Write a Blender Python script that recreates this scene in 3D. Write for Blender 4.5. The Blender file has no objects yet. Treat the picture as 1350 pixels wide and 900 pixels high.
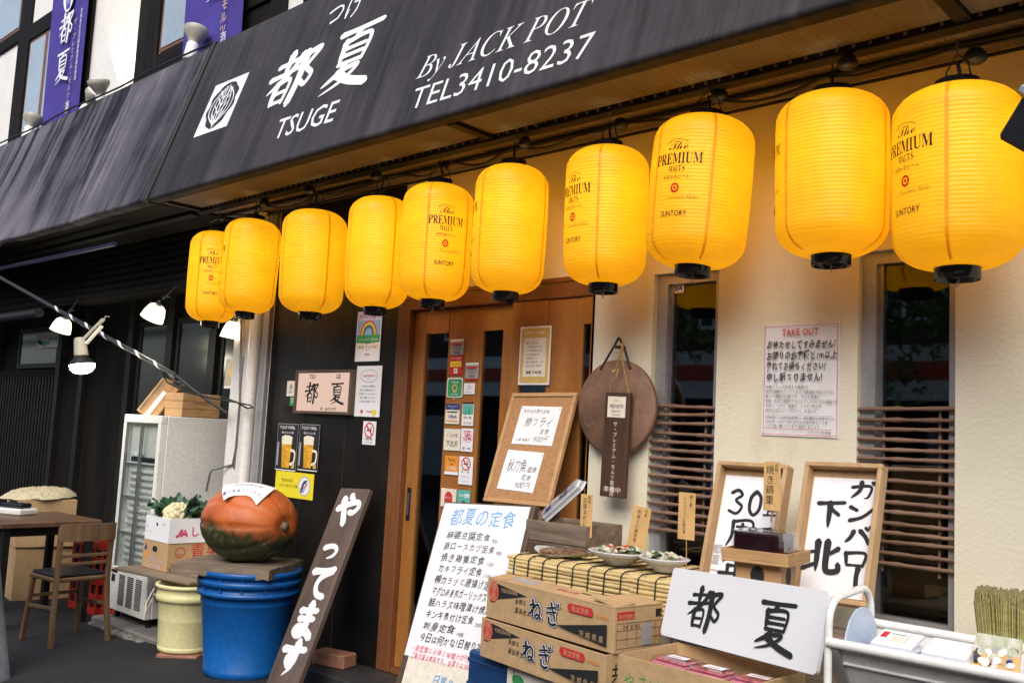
import bpy, math, random
from mathutils import Vector, Matrix
random.seed(7)
S = bpy.context.scene
COL = S.collection
rad = math.radians

# ------------------------------------------------------------------ camera
F = 1250.0                                   # focal length in pixels of a 1350 px wide frame
YAW, PITCH, ROLL = rad(43.26), rad(5.806), rad(2.964)
CAM = Vector((0.0, -3.48, 1.5))
_f = Vector((-math.sin(YAW)*math.cos(PITCH), math.cos(YAW)*math.cos(PITCH), math.sin(PITCH)))
_r0 = Vector((math.cos(YAW), math.sin(YAW), 0)); _u0 = _r0.cross(_f)
CR = math.cos(ROLL)*_r0 + math.sin(ROLL)*_u0
CU = -math.sin(ROLL)*_r0 + math.cos(ROLL)*_u0
cd = bpy.data.cameras.new('camera'); cd.sensor_width = 36; cd.lens = F/1350*36; cd.clip_end = 500; cd.clip_start = 0.05
cam = bpy.data.objects.new('camera', cd); COL.objects.link(cam); S.camera = cam
cam.matrix_world = Matrix((( CR.x, CU.x, -_f.x, CAM.x), (CR.y, CU.y, -_f.y, CAM.y), (CR.z, CU.z, -_f.z, CAM.z), (0,0,0,1)))

# ------------------------------------------------------------------ light
SUN_EL, SUN_AZ = rad(43), rad(152)           # azimuth clockwise from +Y (the street side is -Y)
w = bpy.data.worlds.new('World'); S.world = w; w.use_nodes = True
nt = w.node_tree
sky = nt.nodes.new('ShaderNodeTexSky'); sky.sky_type = 'NISHITA'; sky.sun_disc = False
sky.sun_elevation = SUN_EL; sky.sun_rotation = SUN_AZ; sky.dust_density = 2.5; sky.air_density = 1.0
nt.links.new(sky.outputs[0], nt.nodes['Background'].inputs[0]); nt.nodes['Background'].inputs[1].default_value = 0.12
sl = bpy.data.lights.new('sun', 'SUN'); sl.energy = 1.3; sl.angle = rad(45); sl.color = (1, .95, .87)
so = bpy.data.objects.new('sun', sl); COL.objects.link(so)
sd = Vector((math.sin(SUN_AZ)*math.cos(SUN_EL), math.cos(SUN_AZ)*math.cos(SUN_EL), math.sin(SUN_EL)))
so.rotation_euler = sd.to_track_quat('Z', 'Y').to_euler()
S.view_settings.view_transform = 'Standard'; S.view_settings.look = 'None'
S.view_settings.exposure = 0.92; S.view_settings.gamma = 1
try:
    S.cycles.use_denoising = True
    S.cycles.max_bounces = 8; S.cycles.transparent_max_bounces = 12
    S.cycles.sample_clamp_indirect = 6
except Exception: pass

# ------------------------------------------------------------------ from the photograph to the place
def ray(px, py): return _f + CR*((px-675)/F) - CU*((py-450)/F)
def U(px, py, x=None, y=None, z=None):
    d = ray(px, py)
    if x is not None: t = (x-CAM.x)/d.x
    elif y is not None: t = (y-CAM.y)/d.y
    else: t = (z-CAM.z)/d.z
    return CAM + d*t
def frame(o, right, up):
    r = Vector(right).normalized(); out = r.cross(Vector(up)).normalized(); u = out.cross(r)
    return Matrix(((r.x,u.x,out.x,o[0]),(r.y,u.y,out.y,o[1]),(r.z,u.z,out.z,o[2]),(0,0,0,1)))
def rect(TL, TR, BR, BL, y=None, ys=None):
    """frame (centre), width and height of a flat board standing at the given depths"""
    ys = ys or (y, y, y, y)
    a, b, c, d = [U(p[0], p[1], y=q) for p, q in zip((TL, TR, BR, BL), ys)]
    r = (b-a)+(c-d); u = (a-d)+(b-c)
    return frame((a+b+c+d)/4, r, u), r.length/2, u.length/2
def wallrect(x0, y0, x1, y1, y):
    """an upright sheet on a wall from the pixel box of its middle lines"""
    c = U((x0+x1)/2, (y0+y1)/2, y=y)
    l = U(x0, (y0+y1)/2, y=y); r = U(x1, (y0+y1)/2, y=y); t = U((x0+x1)/2, y0, y=y); b = U((x0+x1)/2, y1, y=y)
    return frame(c, (1,0,0), (0,0,1)), abs(r.x-l.x), abs(t.z-b.z)
TR = Matrix.Translation
def RZ(d): return Matrix.Rotation(rad(d), 4, 'Z')
def RX(d): return Matrix.Rotation(rad(d), 4, 'X')
def RY(d): return Matrix.Rotation(rad(d), 4, 'Y')

# ------------------------------------------------------------------ materials
def _nodes(name):
    m = bpy.data.materials.new(name); m.use_nodes = True
    return m, m.node_tree, m.node_tree.nodes['Principled BSDF']
def _noise(t, scale, stretch=(1,1,1), detail=5, rough=.6):
    tc = t.nodes.new('ShaderNodeTexCoord'); mp = t.nodes.new('ShaderNodeMapping'); mp.inputs['Scale'].default_value = stretch
    n = t.nodes.new('ShaderNodeTexNoise'); n.inputs['Scale'].default_value = scale; n.inputs['Detail'].default_value = detail; n.inputs['Roughness'].default_value = rough
    t.links.new(tc.outputs['Object'], mp.inputs[0]); t.links.new(mp.outputs[0], n.inputs['Vector'])
    return n
def _ramp(t, src, stops):
    r = t.nodes.new('ShaderNodeValToRGB'); e = r.color_ramp.elements
    while len(e) < len(stops): e.new(.5)
    for k, (p, c) in enumerate(stops): e[k].position = p; e[k].color = (*c, 1)
    t.links.new(src, r.inputs[0]); return r
def mat(name, c, rough=.6, var=.15, scale=8, stretch=(1,1,1), c2=None, lo=.35, hi=.65, bump=0, bscale=60, bstretch=(1,1,1), metal=0, spec=.5, coat=0, wear=.16):
    m, t, b = _nodes(name)
    n = _noise(t, scale, stretch)
    ca = tuple(min(1, v*(1-var)) for v in c); cb = tuple(min(1, v*(1+var)) for v in c)
    if c2: ca, cb = c, c2
    r = _ramp(t, n.outputs[0], [(lo, ca), (hi, cb)])
    fs_ = tuple(max(.35, v) for v in stretch); nf = _noise(t, 38, fs_, 9, .72); rf = _ramp(t, nf.outputs[0], [(.32,(1-wear,)*3),(.55,(1,1,1)),(.75,(1+wear*.5,)*3)])
    mx = t.nodes.new('ShaderNodeMix'); mx.data_type = 'RGBA'; mx.blend_type = 'MULTIPLY'; mx.inputs['Factor'].default_value = 1; t.links.new(r.outputs[0], mx.inputs['A']); t.links.new(rf.outputs[0], mx.inputs['B'])
    t.links.new(mx.outputs['Result'], b.inputs['Base Color'])
    b.inputs['Roughness'].default_value = rough; b.inputs['Metallic'].default_value = metal
    b.inputs['Specular IOR Level'].default_value = spec
    if coat: b.inputs['Coat Weight'].default_value = coat
    if bump:
        n2 = _noise(t, bscale, bstretch, 4); bp = t.nodes.new('ShaderNodeBump'); bp.inputs['Strength'].default_value = bump; bp.inputs['Distance'].default_value = .01
        t.links.new(n2.outputs[0], bp.inputs['Height']); t.links.new(bp.outputs[0], b.inputs['Normal'])
    return m
def wood(name, c1, c2, axis=0, rough=.5, scale=14, bump=.15, coat=0, spec=.4):
    st = [1,1,1]; st[axis] = .08
    return mat(name, c1, rough, c2=c2, scale=scale, stretch=st, lo=.3, hi=.7, bump=bump, bscale=scale*3, bstretch=st, coat=coat, spec=spec)
def flat(name, c, rough=.7): return mat(name, c, rough, var=.05, scale=30, wear=.05)
def emit(name, c, s):
    m = bpy.data.materials.new(name); m.use_nodes = True; t = m.node_tree; t.nodes.clear()
    o = t.nodes.new('ShaderNodeOutputMaterial'); e = t.nodes.new('ShaderNodeEmission'); e.inputs[0].default_value = (*c,1); e.inputs[1].default_value = s
    t.links.new(e.outputs[0], o.inputs[0]); return m
def glass(name, tint=(.85,.9,.9), refl=1.0):
    m = bpy.data.materials.new(name); m.use_nodes = True; t = m.node_tree; t.nodes.clear()
    o = t.nodes.new('ShaderNodeOutputMaterial'); a = t.nodes.new('ShaderNodeBsdfTransparent'); a.inputs[0].default_value = (*tint,1)
    g = t.nodes.new('ShaderNodeBsdfGlossy'); g.inputs['Roughness'].default_value = .02
    f = t.nodes.new('ShaderNodeFresnel'); ge = t.nodes.new('ShaderNodeNewGeometry'); mr = t.nodes.new('ShaderNodeMapRange'); mr.inputs[3].default_value = 1.8; mr.inputs[4].default_value = 1/1.8; t.links.new(ge.outputs['Backfacing'], mr.inputs[0]); t.links.new(mr.outputs[0], f.inputs[0])
    x = t.nodes.new('ShaderNodeMixShader'); t.links.new(f.outputs[0], x.inputs[0]); t.links.new(a.outputs[0], x.inputs[1]); t.links.new(g.outputs[0], x.inputs[2]); t.links.new(x.outputs[0], o.inputs[0])
    return m
def translucent(name, c, tc, mix=.6):
    m = bpy.data.materials.new(name); m.use_nodes = True; t = m.node_tree; t.nodes.clear()
    o = t.nodes.new('ShaderNodeOutputMaterial'); d = t.nodes.new('ShaderNodeBsdfDiffuse'); s = t.nodes.new('ShaderNodeBsdfTranslucent')
    n = _noise(t, 9, (1,1,3)); r = _ramp(t, n.outputs[0], [(.3, tuple(v*.9 for v in c)), (.7, c)])
    r2 = _ramp(t, n.outputs[0], [(.3, tuple(v*.88 for v in tc)), (.7, tc)])
    t.links.new(r.outputs[0], d.inputs[0]); t.links.new(r2.outputs[0], s.inputs[0])
    x = t.nodes.new('ShaderNodeMixShader'); x.inputs[0].default_value = mix
    t.links.new(d.outputs[0], x.inputs[1]); t.links.new(s.outputs[0], x.inputs[2])
    g = t.nodes.new('ShaderNodeBsdfGlossy'); g.inputs['Roughness'].default_value = .45; y = t.nodes.new('ShaderNodeMixShader'); y.inputs[0].default_value = .03
    t.links.new(x.outputs[0], y.inputs[1]); t.links.new(g.outputs[0], y.inputs[2]); t.links.new(y.outputs[0], o.inputs[0])
    return m
M = {}
M['ink'] = flat('ink', (.012,.012,.014)); M['white'] = mat('white_paint', (.8,.8,.81), .5, var=.012, scale=6, wear=.02)
M['paper'] = mat('paper', (.8,.8,.82), .75, var=.02, scale=20, bump=.05, bscale=12, wear=.03)
M['paper_warm'] = mat('warm_paper', (.78,.72,.6), .75, var=.05)
M['red'] = flat('red_print', (.55,.03,.03)); M['pink'] = flat('pink_print', (.65,.03,.16)); M['green'] = flat('green_print', (.04,.3,.09))
M['blue_ink'] = flat('blue_ink', (.12,.38,.72)); M['red_ink'] = flat('red_ink', (.75,.06,.12)); M['navy'] = flat('navy_print', (.02,.04,.18))
M['yellow'] = flat('yellow_print', (.8,.68,.02)); M['orange'] = flat('orange_print', (.75,.28,.03)); M['teal'] = flat('teal_print', (.1,.42,.36))
M['gold'] = flat('gold_print', (.6,.42,.12)); M['grey'] = flat('grey_print', (.35,.35,.36)); M['lilac'] = flat('lilac_print', (.55,.5,.75)); M['skyblue'] = flat('sky_print', (.25,.42,.75))
def cream_mat():
    m, t, b = _nodes('cream_plaster')
    n = _noise(t, 1.4, detail=8); r = _ramp(t, n.outputs[0], [(.3,(.71,.66,.50)),(.7,(.80,.765,.61))])
    n2 = _noise(t, 3.0, (1,1,.35), 9, .7); r2 = _ramp(t, n2.outputs[0], [(.58,(1,1,1)),(.72,(.80,.77,.72))])
    n3 = _noise(t, 26, (1,1,1), 6, .7); r3 = _ramp(t, n3.outputs[0], [(.66,(1,1,1)),(.74,(.82,.80,.76))])
    x = t.nodes.new('ShaderNodeMix'); x.data_type = 'RGBA'; x.blend_type = 'MULTIPLY'; x.inputs['Factor'].default_value = .7; t.links.new(r.outputs[0], x.inputs['A']); t.links.new(r2.outputs[0], x.inputs['B'])
    y = t.nodes.new('ShaderNodeMix'); y.data_type = 'RGBA'; y.blend_type = 'MULTIPLY'; y.inputs['Factor'].default_value = .5; t.links.new(x.outputs['Result'], y.inputs['A']); t.links.new(r3.outputs[0], y.inputs['B'])
    t.links.new(y.outputs['Result'], b.inputs['Base Color']); b.inputs['Roughness'].default_value = .85
    n4 = _noise(t, 70, detail=8); bp = t.nodes.new('ShaderNodeBump'); bp.inputs['Strength'].default_value = .3; bp.inputs['Distance'].default_value = .01; t.links.new(n4.outputs[0], bp.inputs['Height']); t.links.new(bp.outputs[0], b.inputs['Normal'])
    return m
M['cream'] = cream_mat()
M['plaster'] = mat('white_plaster', (.78,.76,.72), .85, var=.05, scale=2, bump=.08, bscale=20)
M['black_wall'] = mat('black_wall', (.005,.0048,.0046), .38, c2=(.013,.011,.009), scale=3, bump=.06, bscale=25, spec=.25)
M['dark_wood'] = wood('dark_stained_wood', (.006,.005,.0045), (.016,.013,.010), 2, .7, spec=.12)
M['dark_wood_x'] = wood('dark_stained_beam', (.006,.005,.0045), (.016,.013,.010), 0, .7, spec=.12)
M['door_wood'] = wood('door_wood', (.27,.105,.024), (.39,.165,.042), 2, .38, 9, coat=.2)
M['jamb_wood'] = wood('jamb_wood', (.14,.05,.018), (.22,.085,.03), 2, .45, 9)
M['pale_wood'] = wood('pale_wood', (.42,.25,.12), (.55,.36,.19), 1, .6, 12)
M['pine'] = wood('pine_wood', (.42,.24,.10), (.56,.34,.16), 0, .6, 10)
M['old_wood'] = wood('weathered_wood', (.11,.08,.055), (.29,.22,.155), 0, .85, 11, .8)
M['brown_wood'] = wood('brown_wood', (.07,.045,.03), (.13,.085,.055), 1, .65, 12)
M['chair_wood'] = wood('chair_wood', (.10,.055,.026), (.20,.12,.06), 2, .45, 14)
M['table_wood'] = wood('table_wood', (.10,.05,.028), (.19,.10,.055), 0, .4, 9)
M['card'] = mat('cardboard', (.50,.33,.165), .8, var=.08, scale=5, bump=.06, bscale=40, bstretch=(1,6,1))
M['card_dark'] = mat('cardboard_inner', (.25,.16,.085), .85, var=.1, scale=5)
M['cork'] = mat('cork', (.40,.21,.09), .85, var=.22, scale=160, bump=.1, bscale=200)
M['rope'] = mat('jute_rope', (.35,.22,.08), .8, var=.2, scale=80); M['cord'] = flat('black_cord', (.012,.012,.012), .5)
M['black_plastic'] = mat('black_plastic', (.012,.012,.013), .18, var=.1); M['dark_metal'] = mat('dark_metal', (.012,.0115,.011), .5, var=.25, spec=.25)
M['steel'] = mat('grey_steel', (.3,.3,.31), .35, var=.1, metal=.8); M['alu'] = mat('aluminium', (.42,.42,.43), .42, var=.06, metal=.5)
M['white_metal'] = mat('white_enamel', (.80,.79,.75), .35, var=.04, scale=3, coat=.2); M['fridge_white'] = mat('fridge_enamel', (.80,.79,.75), .4, var=.05, scale=2.5)
M['fridge_front'] = mat('fridge_front', (.80,.79,.74), .4, var=.04, scale=3)
M['asphalt'] = mat('asphalt', (.008,.008,.0095), .92, c2=(.023,.022,.026), scale=1.3, lo=.3, hi=.75, bump=.6, bscale=160, wear=.45)
M['concrete'] = mat('concrete', (.2,.19,.18), .9, var=.3, scale=5, bump=.5, bscale=40)
M['step'] = mat('step_tile', (.03,.03,.032), .5, var=.3, scale=6, bump=.1)
M['purple'] = mat('purple_cloth', (.055,.035,.26), .8, var=.1, scale=4, bump=.05, bscale=8)
M['blue_plastic'] = mat('blue_plastic', (.004,.10,.36), .38, var=.14, scale=3, wear=.3); M['yellow_plastic'] = mat('yellow_plastic', (.74,.69,.36), .42, var=.06, scale=4, wear=.14)
M['red_plastic'] = mat('red_plastic', (.5,.035,.015), .4, var=.15, scale=4); M['blue_crate'] = mat('blue_crate_plastic', (.01,.05,.16), .45, var=.15)
M['brick'] = mat('red_brick', (.32,.15,.09), .9, var=.2, scale=10, bump=.4, bscale=60)
M['glass'] = glass('window_glass', (.75,.8,.8)); M['clear'] = glass('clear_glass', (.92,.95,.95))
M['pane'] = mat('upper_pane', (.35,.42,.48), .12, var=.1, scale=1.2)
M['room'] = mat('dark_room', (.02,.015,.012), .8, var=.3, scale=2)
M['bamboo'] = wood('bamboo_slat', (.13,.07,.048), (.30,.19,.13), 0, .55, 14)
M['tag'] = wood('tag_wood', (.60,.36,.13), (.72,.46,.2), 1, .6, 16)
M['leather'] = mat('black_vinyl', (.01,.011,.014), .35, var=.2)
M['straw'] = wood('reed_straw', (.5,.36,.14), (.72,.56,.28), 0, .75, 30, .3)
M['khaki'] = wood('dry_grass', (.36,.33,.10), (.52,.47,.19), 1, .85, 40, .4); M['khaki_tip'] = mat('dry_grass_tip', (.30,.25,.12), .9, var=.3, scale=60)
M['shaggy'] = mat('shaggy_straw', (.62,.54,.34), .9, var=.2, scale=40, bump=.8, bscale=120)
M['leaf'] = mat('cauliflower_leaf', (.015,.06,.03), .5, c2=(.07,.16,.085), scale=14); M['curd'] = mat('cauliflower_curd', (.72,.66,.42), .8, var=.08, scale=60, bump=.6, bscale=120)
M['plate'] = mat('white_porcelain', (.72,.72,.7), .2, var=.03, coat=.3)
M['meat'] = mat('red_meat', (.42,.03,.05), .3, c2=(.6,.2,.22), scale=40); M['brown_food'] = mat('fried_food', (.16,.06,.025), .5, c2=(.35,.2,.1), scale=60, bump=.6, bscale=90)
M['salad'] = mat('salad', (.35,.4,.22), .5, c2=(.62,.6,.5), scale=50, bump=.4); M['tomato'] = mat('tomato', (.55,.05,.03), .3, var=.2)
M['pack'] = flat('pink_pack', (.5,.16,.22)); M['film'] = glass('plastic_film', (.93,.94,.95))
M['bag'] = mat('brown_paper_bag', (.22,.15,.09), .85, var=.25, scale=10, bump=.5, bscale=20)
M['blue_plate'] = mat('pale_blue_plate', (.48,.58,.72), .4, var=.04)
M['acrylic'] = mat('frosted_acrylic', (.58,.6,.68), .3, var=.05)
M['plaque'] = mat('round_plaque', (.12,.065,.04), .6, c2=(.30,.17,.11), scale=7, lo=.3, hi=.75, bump=.2, bscale=15)
M['walnut'] = wood('walnut', (.055,.028,.017), (.10,.052,.03), 1, .5, 14)
M['beer'] = mat('beer_print', (.75,.38,.02), .5, var=.25, scale=20); M['foam'] = flat('foam_print', (.85,.8,.62))
M['pole_black'] = flat('pole_black', (.03,.03,.034), .5); M['pole_grey'] = mat('pole_grey', (.11,.12,.14), .7, c2=(.3,.32,.35), scale=6, stretch=(1,1,.3))
M['lamp_cream'] = mat('lamp_cream', (.42,.39,.32), .5, var=.1); M['shade_glow'] = emit('lit_shade', (1,.9,.6), 1.6); M['bulb'] = emit('lit_bulb', (1,.98,.92), 9)
M['panel_glow'] = emit('lit_sign_panel', (1,.70,.56), .42)
M['bulb_warm'] = emit('lantern_bulb', (1,.75,.35), 6)
M['trim'] = mat('violet_trim', (.10,.10,.24), .45, var=.1)
M['tan'] = None
M['lantern'] = translucent('lantern_paper', (.84,.50,.012), (1,.66,.02), .52); M['seam'] = translucent('lantern_seam', (.80,.45,.010), (.96,.58,.016), .52)
M['lantern_ink'] = translucent('lantern_ink', (.03,.015,.008), (.04,.015,.005), .3); M['lantern_red'] = translucent('lantern_red', (.5,.05,.01), (.7,.06,.01), .4)
def awning_mat(name, c1, c2, stain, amount):
    m, t, b = _nodes(name)
    n = _noise(t, 1.2, (1,.6,.6)); r = _ramp(t, n.outputs[0], [(.3, c1), (.7, c2)])
    n2 = _noise(t, 5.5, (1,.07,.07), 10, .72); r2 = _ramp(t, n2.outputs[0], [(.48, (0,0,0)), (.58, (1,1,1))])
    n4 = _noise(t, .9, (1,1,1), 3); r4 = _ramp(t, n4.outputs[0], [(.36, (0,0,0)), (.55, (1,1,1))])
    mm = t.nodes.new('ShaderNodeMath'); mm.operation = 'MULTIPLY'; t.links.new(r2.outputs[0], mm.inputs[0]); t.links.new(r4.outputs[0], mm.inputs[1])
    m2 = t.nodes.new('ShaderNodeMath'); m2.operation = 'MULTIPLY'; m2.inputs[1].default_value = amount; t.links.new(mm.outputs[0], m2.inputs[0])
    x = t.nodes.new('ShaderNodeMix'); x.data_type = 'RGBA'; x.inputs['B'].default_value = (*stain,1)
    t.links.new(r.outputs[0], x.inputs['A']); t.links.new(m2.outputs[0], x.inputs['Factor'])
    n3 = _noise(t, 16, (1,.05,.05), 10, .75); r3 = _ramp(t, n3.outputs[0], [(.35,(.5,.5,.5)),(.7,(1.35,1.35,1.38))])
    y = t.nodes.new('ShaderNodeMix'); y.data_type = 'RGBA'; y.blend_type = 'MULTIPLY'; y.inputs['Factor'].default_value = .8
    t.links.new(x.outputs['Result'], y.inputs['A']); t.links.new(r3.outputs[0], y.inputs['B'])
    n6 = _noise(t, 4, (1,1,1), 9, .7); r6 = _ramp(t, n6.outputs[0], [(.3,(.72,.72,.72)),(.7,(1.22,1.2,1.18))]); y2 = t.nodes.new('ShaderNodeMix'); y2.data_type = 'RGBA'; y2.blend_type = 'MULTIPLY'; y2.inputs['Factor'].default_value = .8; t.links.new(y.outputs['Result'], y2.inputs['A']); t.links.new(r6.outputs[0], y2.inputs['B'])
    t.links.new(y2.outputs['Result'], b.inputs['Base Color']); b.inputs['Roughness'].default_value = .7; b.inputs['Specular IOR Level'].default_value = .25
    n5 = _noise(t, 220, (1,1,1), 2); bp = t.nodes.new('ShaderNodeBump'); bp.inputs['Strength'].default_value = .12; bp.inputs['Distance'].default_value = .004
    t.links.new(n5.outputs[0], bp.inputs['Height']); t.links.new(bp.outputs[0], b.inputs['Normal'])
    return m
M['awning'] = awning_mat('awning_fabric', (.032,.028,.031), (.060,.053,.058), (.018,.016,.0175), .7)
M['awning_old'] = awning_mat('stained_awning_fabric', (.05,.046,.055), (.19,.175,.205), (.007,.0065,.008), 1.0)
def soffit_mat():
    m, t, b = _nodes('ribbed_soffit'); tc = t.nodes.new('ShaderNodeTexCoord'); wv = t.nodes.new('ShaderNodeTexWave'); wv.bands_direction = 'X'; wv.inputs['Scale'].default_value = 14
    t.links.new(tc.outputs['Object'], wv.inputs[0]); bp = t.nodes.new('ShaderNodeBump'); bp.inputs['Strength'].default_value = .35; bp.inputs['Distance'].default_value = .01
    t.links.new(wv.outputs['Fac'], bp.inputs['Height']); t.links.new(bp.outputs[0], b.inputs['Normal'])
    n = _noise(t, 2.5); r = _ramp(t, n.outputs[0], [(.3,(.15,.125,.10)),(.7,(.26,.22,.18))]); t.links.new(r.outputs[0], b.inputs['Base Color']); b.inputs['Roughness'].default_value = .7
    return m
M['soffit'] = soffit_mat()
def pumpkin_mat():
    m, t, b = _nodes('pumpkin_skin'); tc = t.nodes.new('ShaderNodeTexCoord'); sp = t.nodes.new('ShaderNodeSeparateXYZ'); t.links.new(tc.outputs['Object'], sp.inputs[0])
    n = _noise(t, 9, (1,1,1), 8, .7); a = t.nodes.new('ShaderNodeMath'); a.operation = 'MULTIPLY_ADD'; a.inputs[1].default_value = .22; t.links.new(n.outputs[0], a.inputs[0]); t.links.new(sp.outputs['Z'], a.inputs[2])
    dx = t.nodes.new('ShaderNodeMath'); dx.operation = 'MULTIPLY_ADD'; dx.inputs[1].default_value = .16; t.links.new(sp.outputs['X'], dx.inputs[0]); t.links.new(a.outputs[0], dx.inputs[2])
    mr = t.nodes.new('ShaderNodeMapRange'); mr.inputs[1].default_value = .07; mr.inputs[2].default_value = .14; t.links.new(dx.outputs[0], mr.inputs[0])
    n2 = _noise(t, 30, (1,1,1), 6); r1 = _ramp(t, n2.outputs[0], [(.35,(.018,.026,.008)),(.62,(.06,.06,.02)),(.72,(.3,.24,.12))])
    n3 = _noise(t, 7); r2 = _ramp(t, n3.outputs[0], [(.3,(.40,.07,.012)),(.7,(.56,.15,.032))])
    x = t.nodes.new('ShaderNodeMix'); x.data_type = 'RGBA'; t.links.new(mr.outputs[0], x.inputs['Factor']); t.links.new(r1.outputs[0], x.inputs['A']); t.links.new(r2.outputs[0], x.inputs['B'])
    t.links.new(x.outputs['Result'], b.inputs['Base Color']); b.inputs['Roughness'].default_value = .5
    n4 = _noise(t, 40); bp = t.nodes.new('ShaderNodeBump'); bp.inputs['Strength'].default_value = .25; bp.inputs['Distance'].default_value = .01; t.links.new(n4.outputs[0], bp.inputs['Height']); t.links.new(bp.outputs[0], b.inputs['Normal'])
    return m
M['pumpkin'] = pumpkin_mat()

# ------------------------------------------------------------------ glyphs of the built-in font, cached as meshes
_gc = {}
def glyph(ch, off):
    k = (ch, off)
    if k in _gc: return _gc[k]
    def mesh_of(s):
        c = bpy.data.curves.new('glyph', 'FONT'); c.body = s; c.size = 1; c.offset = off; c.resolution_u = 2
        o = bpy.data.objects.new('glyph', c); me = o.to_mesh()
        v = [tuple(p.co) for p in me.vertices]; f = [tuple(p.vertices) for p in me.polygons]
        o.to_mesh_clear(); bpy.data.objects.remove(o); bpy.data.curves.remove(c); return v, f
    if ch == ' ': _gc[k] = ([], [], .3); return _gc[k]
    v, f = mesh_of(ch); v2, _ = mesh_of(ch+ch)
    adv = (max(p[0] for p in v2)-max(p[0] for p in v)) if v else .3
    _gc[k] = (v, f, adv); return _gc[k]

# brush characters: strokes on a 0..100 box, y downwards: (width, points)
BR = {
'都': [(7,[(12,23),(50,18)]),(9,[(34,5),(31,40)]),(8,[(3,43),(30,40),(62,35)]),(8,[(58,12),(42,40),(5,70)]),(8,[(24,56),(23,95)]),(7,[(24,57),(49,54),(47,93)]),(6,[(26,74),(46,72)]),(6,[(25,90),(47,89)]),(8,[(66,17),(92,12),(76,39),(91,56),(84,72),(73,64)]),(10,[(66,14),(67,60),(62,99)])],
'夏': [(8,[(12,10),(50,9),(90,7)]),(7,[(50,10),(42,24)]),(7,[(28,24),(29,60)]),(7,[(28,25),(73,22),(71,60)]),(6,[(30,36),(70,35)]),(6,[(30,47),(70,46)]),(6,[(28,59),(71,58)]),(7,[(44,60),(32,74),(8,88)]),(7,[(36,70),(69,67),(48,86),(10,100)]),(11,[(34,73),(60,88),(97,99)])],
'や': [(11,[(6,50),(50,34),(82,28),(92,42),(76,60),(58,58)]),(10,[(48,8),(62,24)]),(11,[(22,20),(38,60),(52,96)])],
'っ': [(12,[(18,50),(58,40),(84,52),(76,76),(44,90)])],
'て': [(12,[(8,24),(60,18),(92,10)]),(11,[(88,14),(50,36),(38,62),(52,86),(82,92)])],
'で': [(12,[(8,24),(55,18),(80,12)]),(11,[(76,14),(46,36),(34,62),(48,86),(78,92)]),(7,[(78,32),(86,46)]),(7,[(90,26),(98,40)])],
'ま': [(11,[(16,28),(84,22)]),(11,[(20,50),(80,46)]),(11,[(54,6),(55,60),(50,86),(32,94),(18,84),(32,73),(60,80),(88,96)])],
'す': [(12,[(6,28),(94,20)]),(11,[(58,4),(58,50),(46,66),(32,54),(42,42),(58,50),(56,72),(32,98)])],
'ガ': [(10,[(10,36),(74,28),(70,80),(54,90)]),(10,[(42,8),(38,50),(8,92)]),(8,[(80,8),(86,20)]),(8,[(92,3),(99,15)])],
'ン': [(11,[(12,22),(38,38)]),(11,[(14,90),(56,70),(92,26)])],
'バ': [(10,[(34,28),(24,60),(6,86)]),(11,[(56,24),(76,52),(90,86)]),(8,[(74,8),(83,20)]),(8,[(88,3),(96,15)])],
'ロ': [(9,[(16,22),(22,86)]),(10,[(16,24),(82,19),(76,84)]),(8,[(22,80),(76,77)])],
'ー': [(11,[(54,4),(50,50),(52,96)])],
'下': [(11,[(4,18),(50,15),(96,11)]),(11,[(46,15),(46,98)]),(10,[(52,36),(80,54)])],
'北': [(10,[(36,8),(37,94)]),(8,[(6,42),(38,36)]),(9,[(2,88),(38,70)]),(10,[(62,6),(62,78),(72,92),(95,86),(94,68)]),(9,[(92,24),(64,46)])],
'3': [(11,[(16,18),(50,7),(74,24),(44,44),(80,66),(56,93),(10,84)])],
'0': [(11,[(52,7),(24,30),(22,72),(48,93),(78,72),(80,28),(52,7)])],
'周': [(8,[(20,10),(20,60),(4,96)]),(9,[(20,12),(88,9),(87,92),(70,86)]),(7,[(34,28),(72,26)]),(7,[(54,18),(54,44)]),(7,[(30,45),(76,43)]),(6,[(38,56),(38,80)]),(6,[(38,57),(70,56),(68,80)]),(6,[(38,78),(68,77)])],
'年': [(8,[(30,4),(8,36)]),(8,[(26,22),(88,19)]),(8,[(28,43),(82,40)]),(8,[(28,42),(28,66)]),(9,[(2,68),(98,62)]),(10,[(56,20),(56,100)])],
'今': [(9,[(50,4),(4,50)]),(9,[(50,4),(97,46)]),(7,[(34,42),(66,40)]),(8,[(22,60),(74,57),(54,96)])],
'ね': [(10,[(28,6),(30,96)]),(10,[(6,34),(42,26),(6,76)]),(10,[(8,74),(40,40),(66,24),(86,42),(80,76),(62,90),(52,78),(68,70),(96,90)])],
'ぎ': [(10,[(12,28),(74,18)]),(10,[(8,48),(80,38)]),(10,[(40,4),(68,64)]),(10,[(24,66),(30,88),(56,95),(76,88)]),(8,[(80,6),(87,18)]),(8,[(92,1),(99,13)])],
}
def spline(pts, n=7):
    if len(pts) < 3: 
        a, b = pts; return [(a[0]+(b[0]-a[0])*k/n, a[1]+(b[1]-a[1])*k/n) for k in range(n+1)]
    P = [pts[0]]+list(pts)+[pts[-1]]; o = []
    for i in range(1, len(P)-2):
        for k in range(n):
            t = k/n; o.append(tuple(.5*((2*P[i][j])+(-P[i-1][j]+P[i+1][j])*t+(2*P[i-1][j]-5*P[i][j]+4*P[i+1][j]-P[i+2][j])*t*t+(-P[i-1][j]+3*P[i][j]-3*P[i+1][j]+P[i+2][j])*t**3) for j in range(len(P[i]))))
    o.append(tuple(pts[-1])); return o

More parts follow.
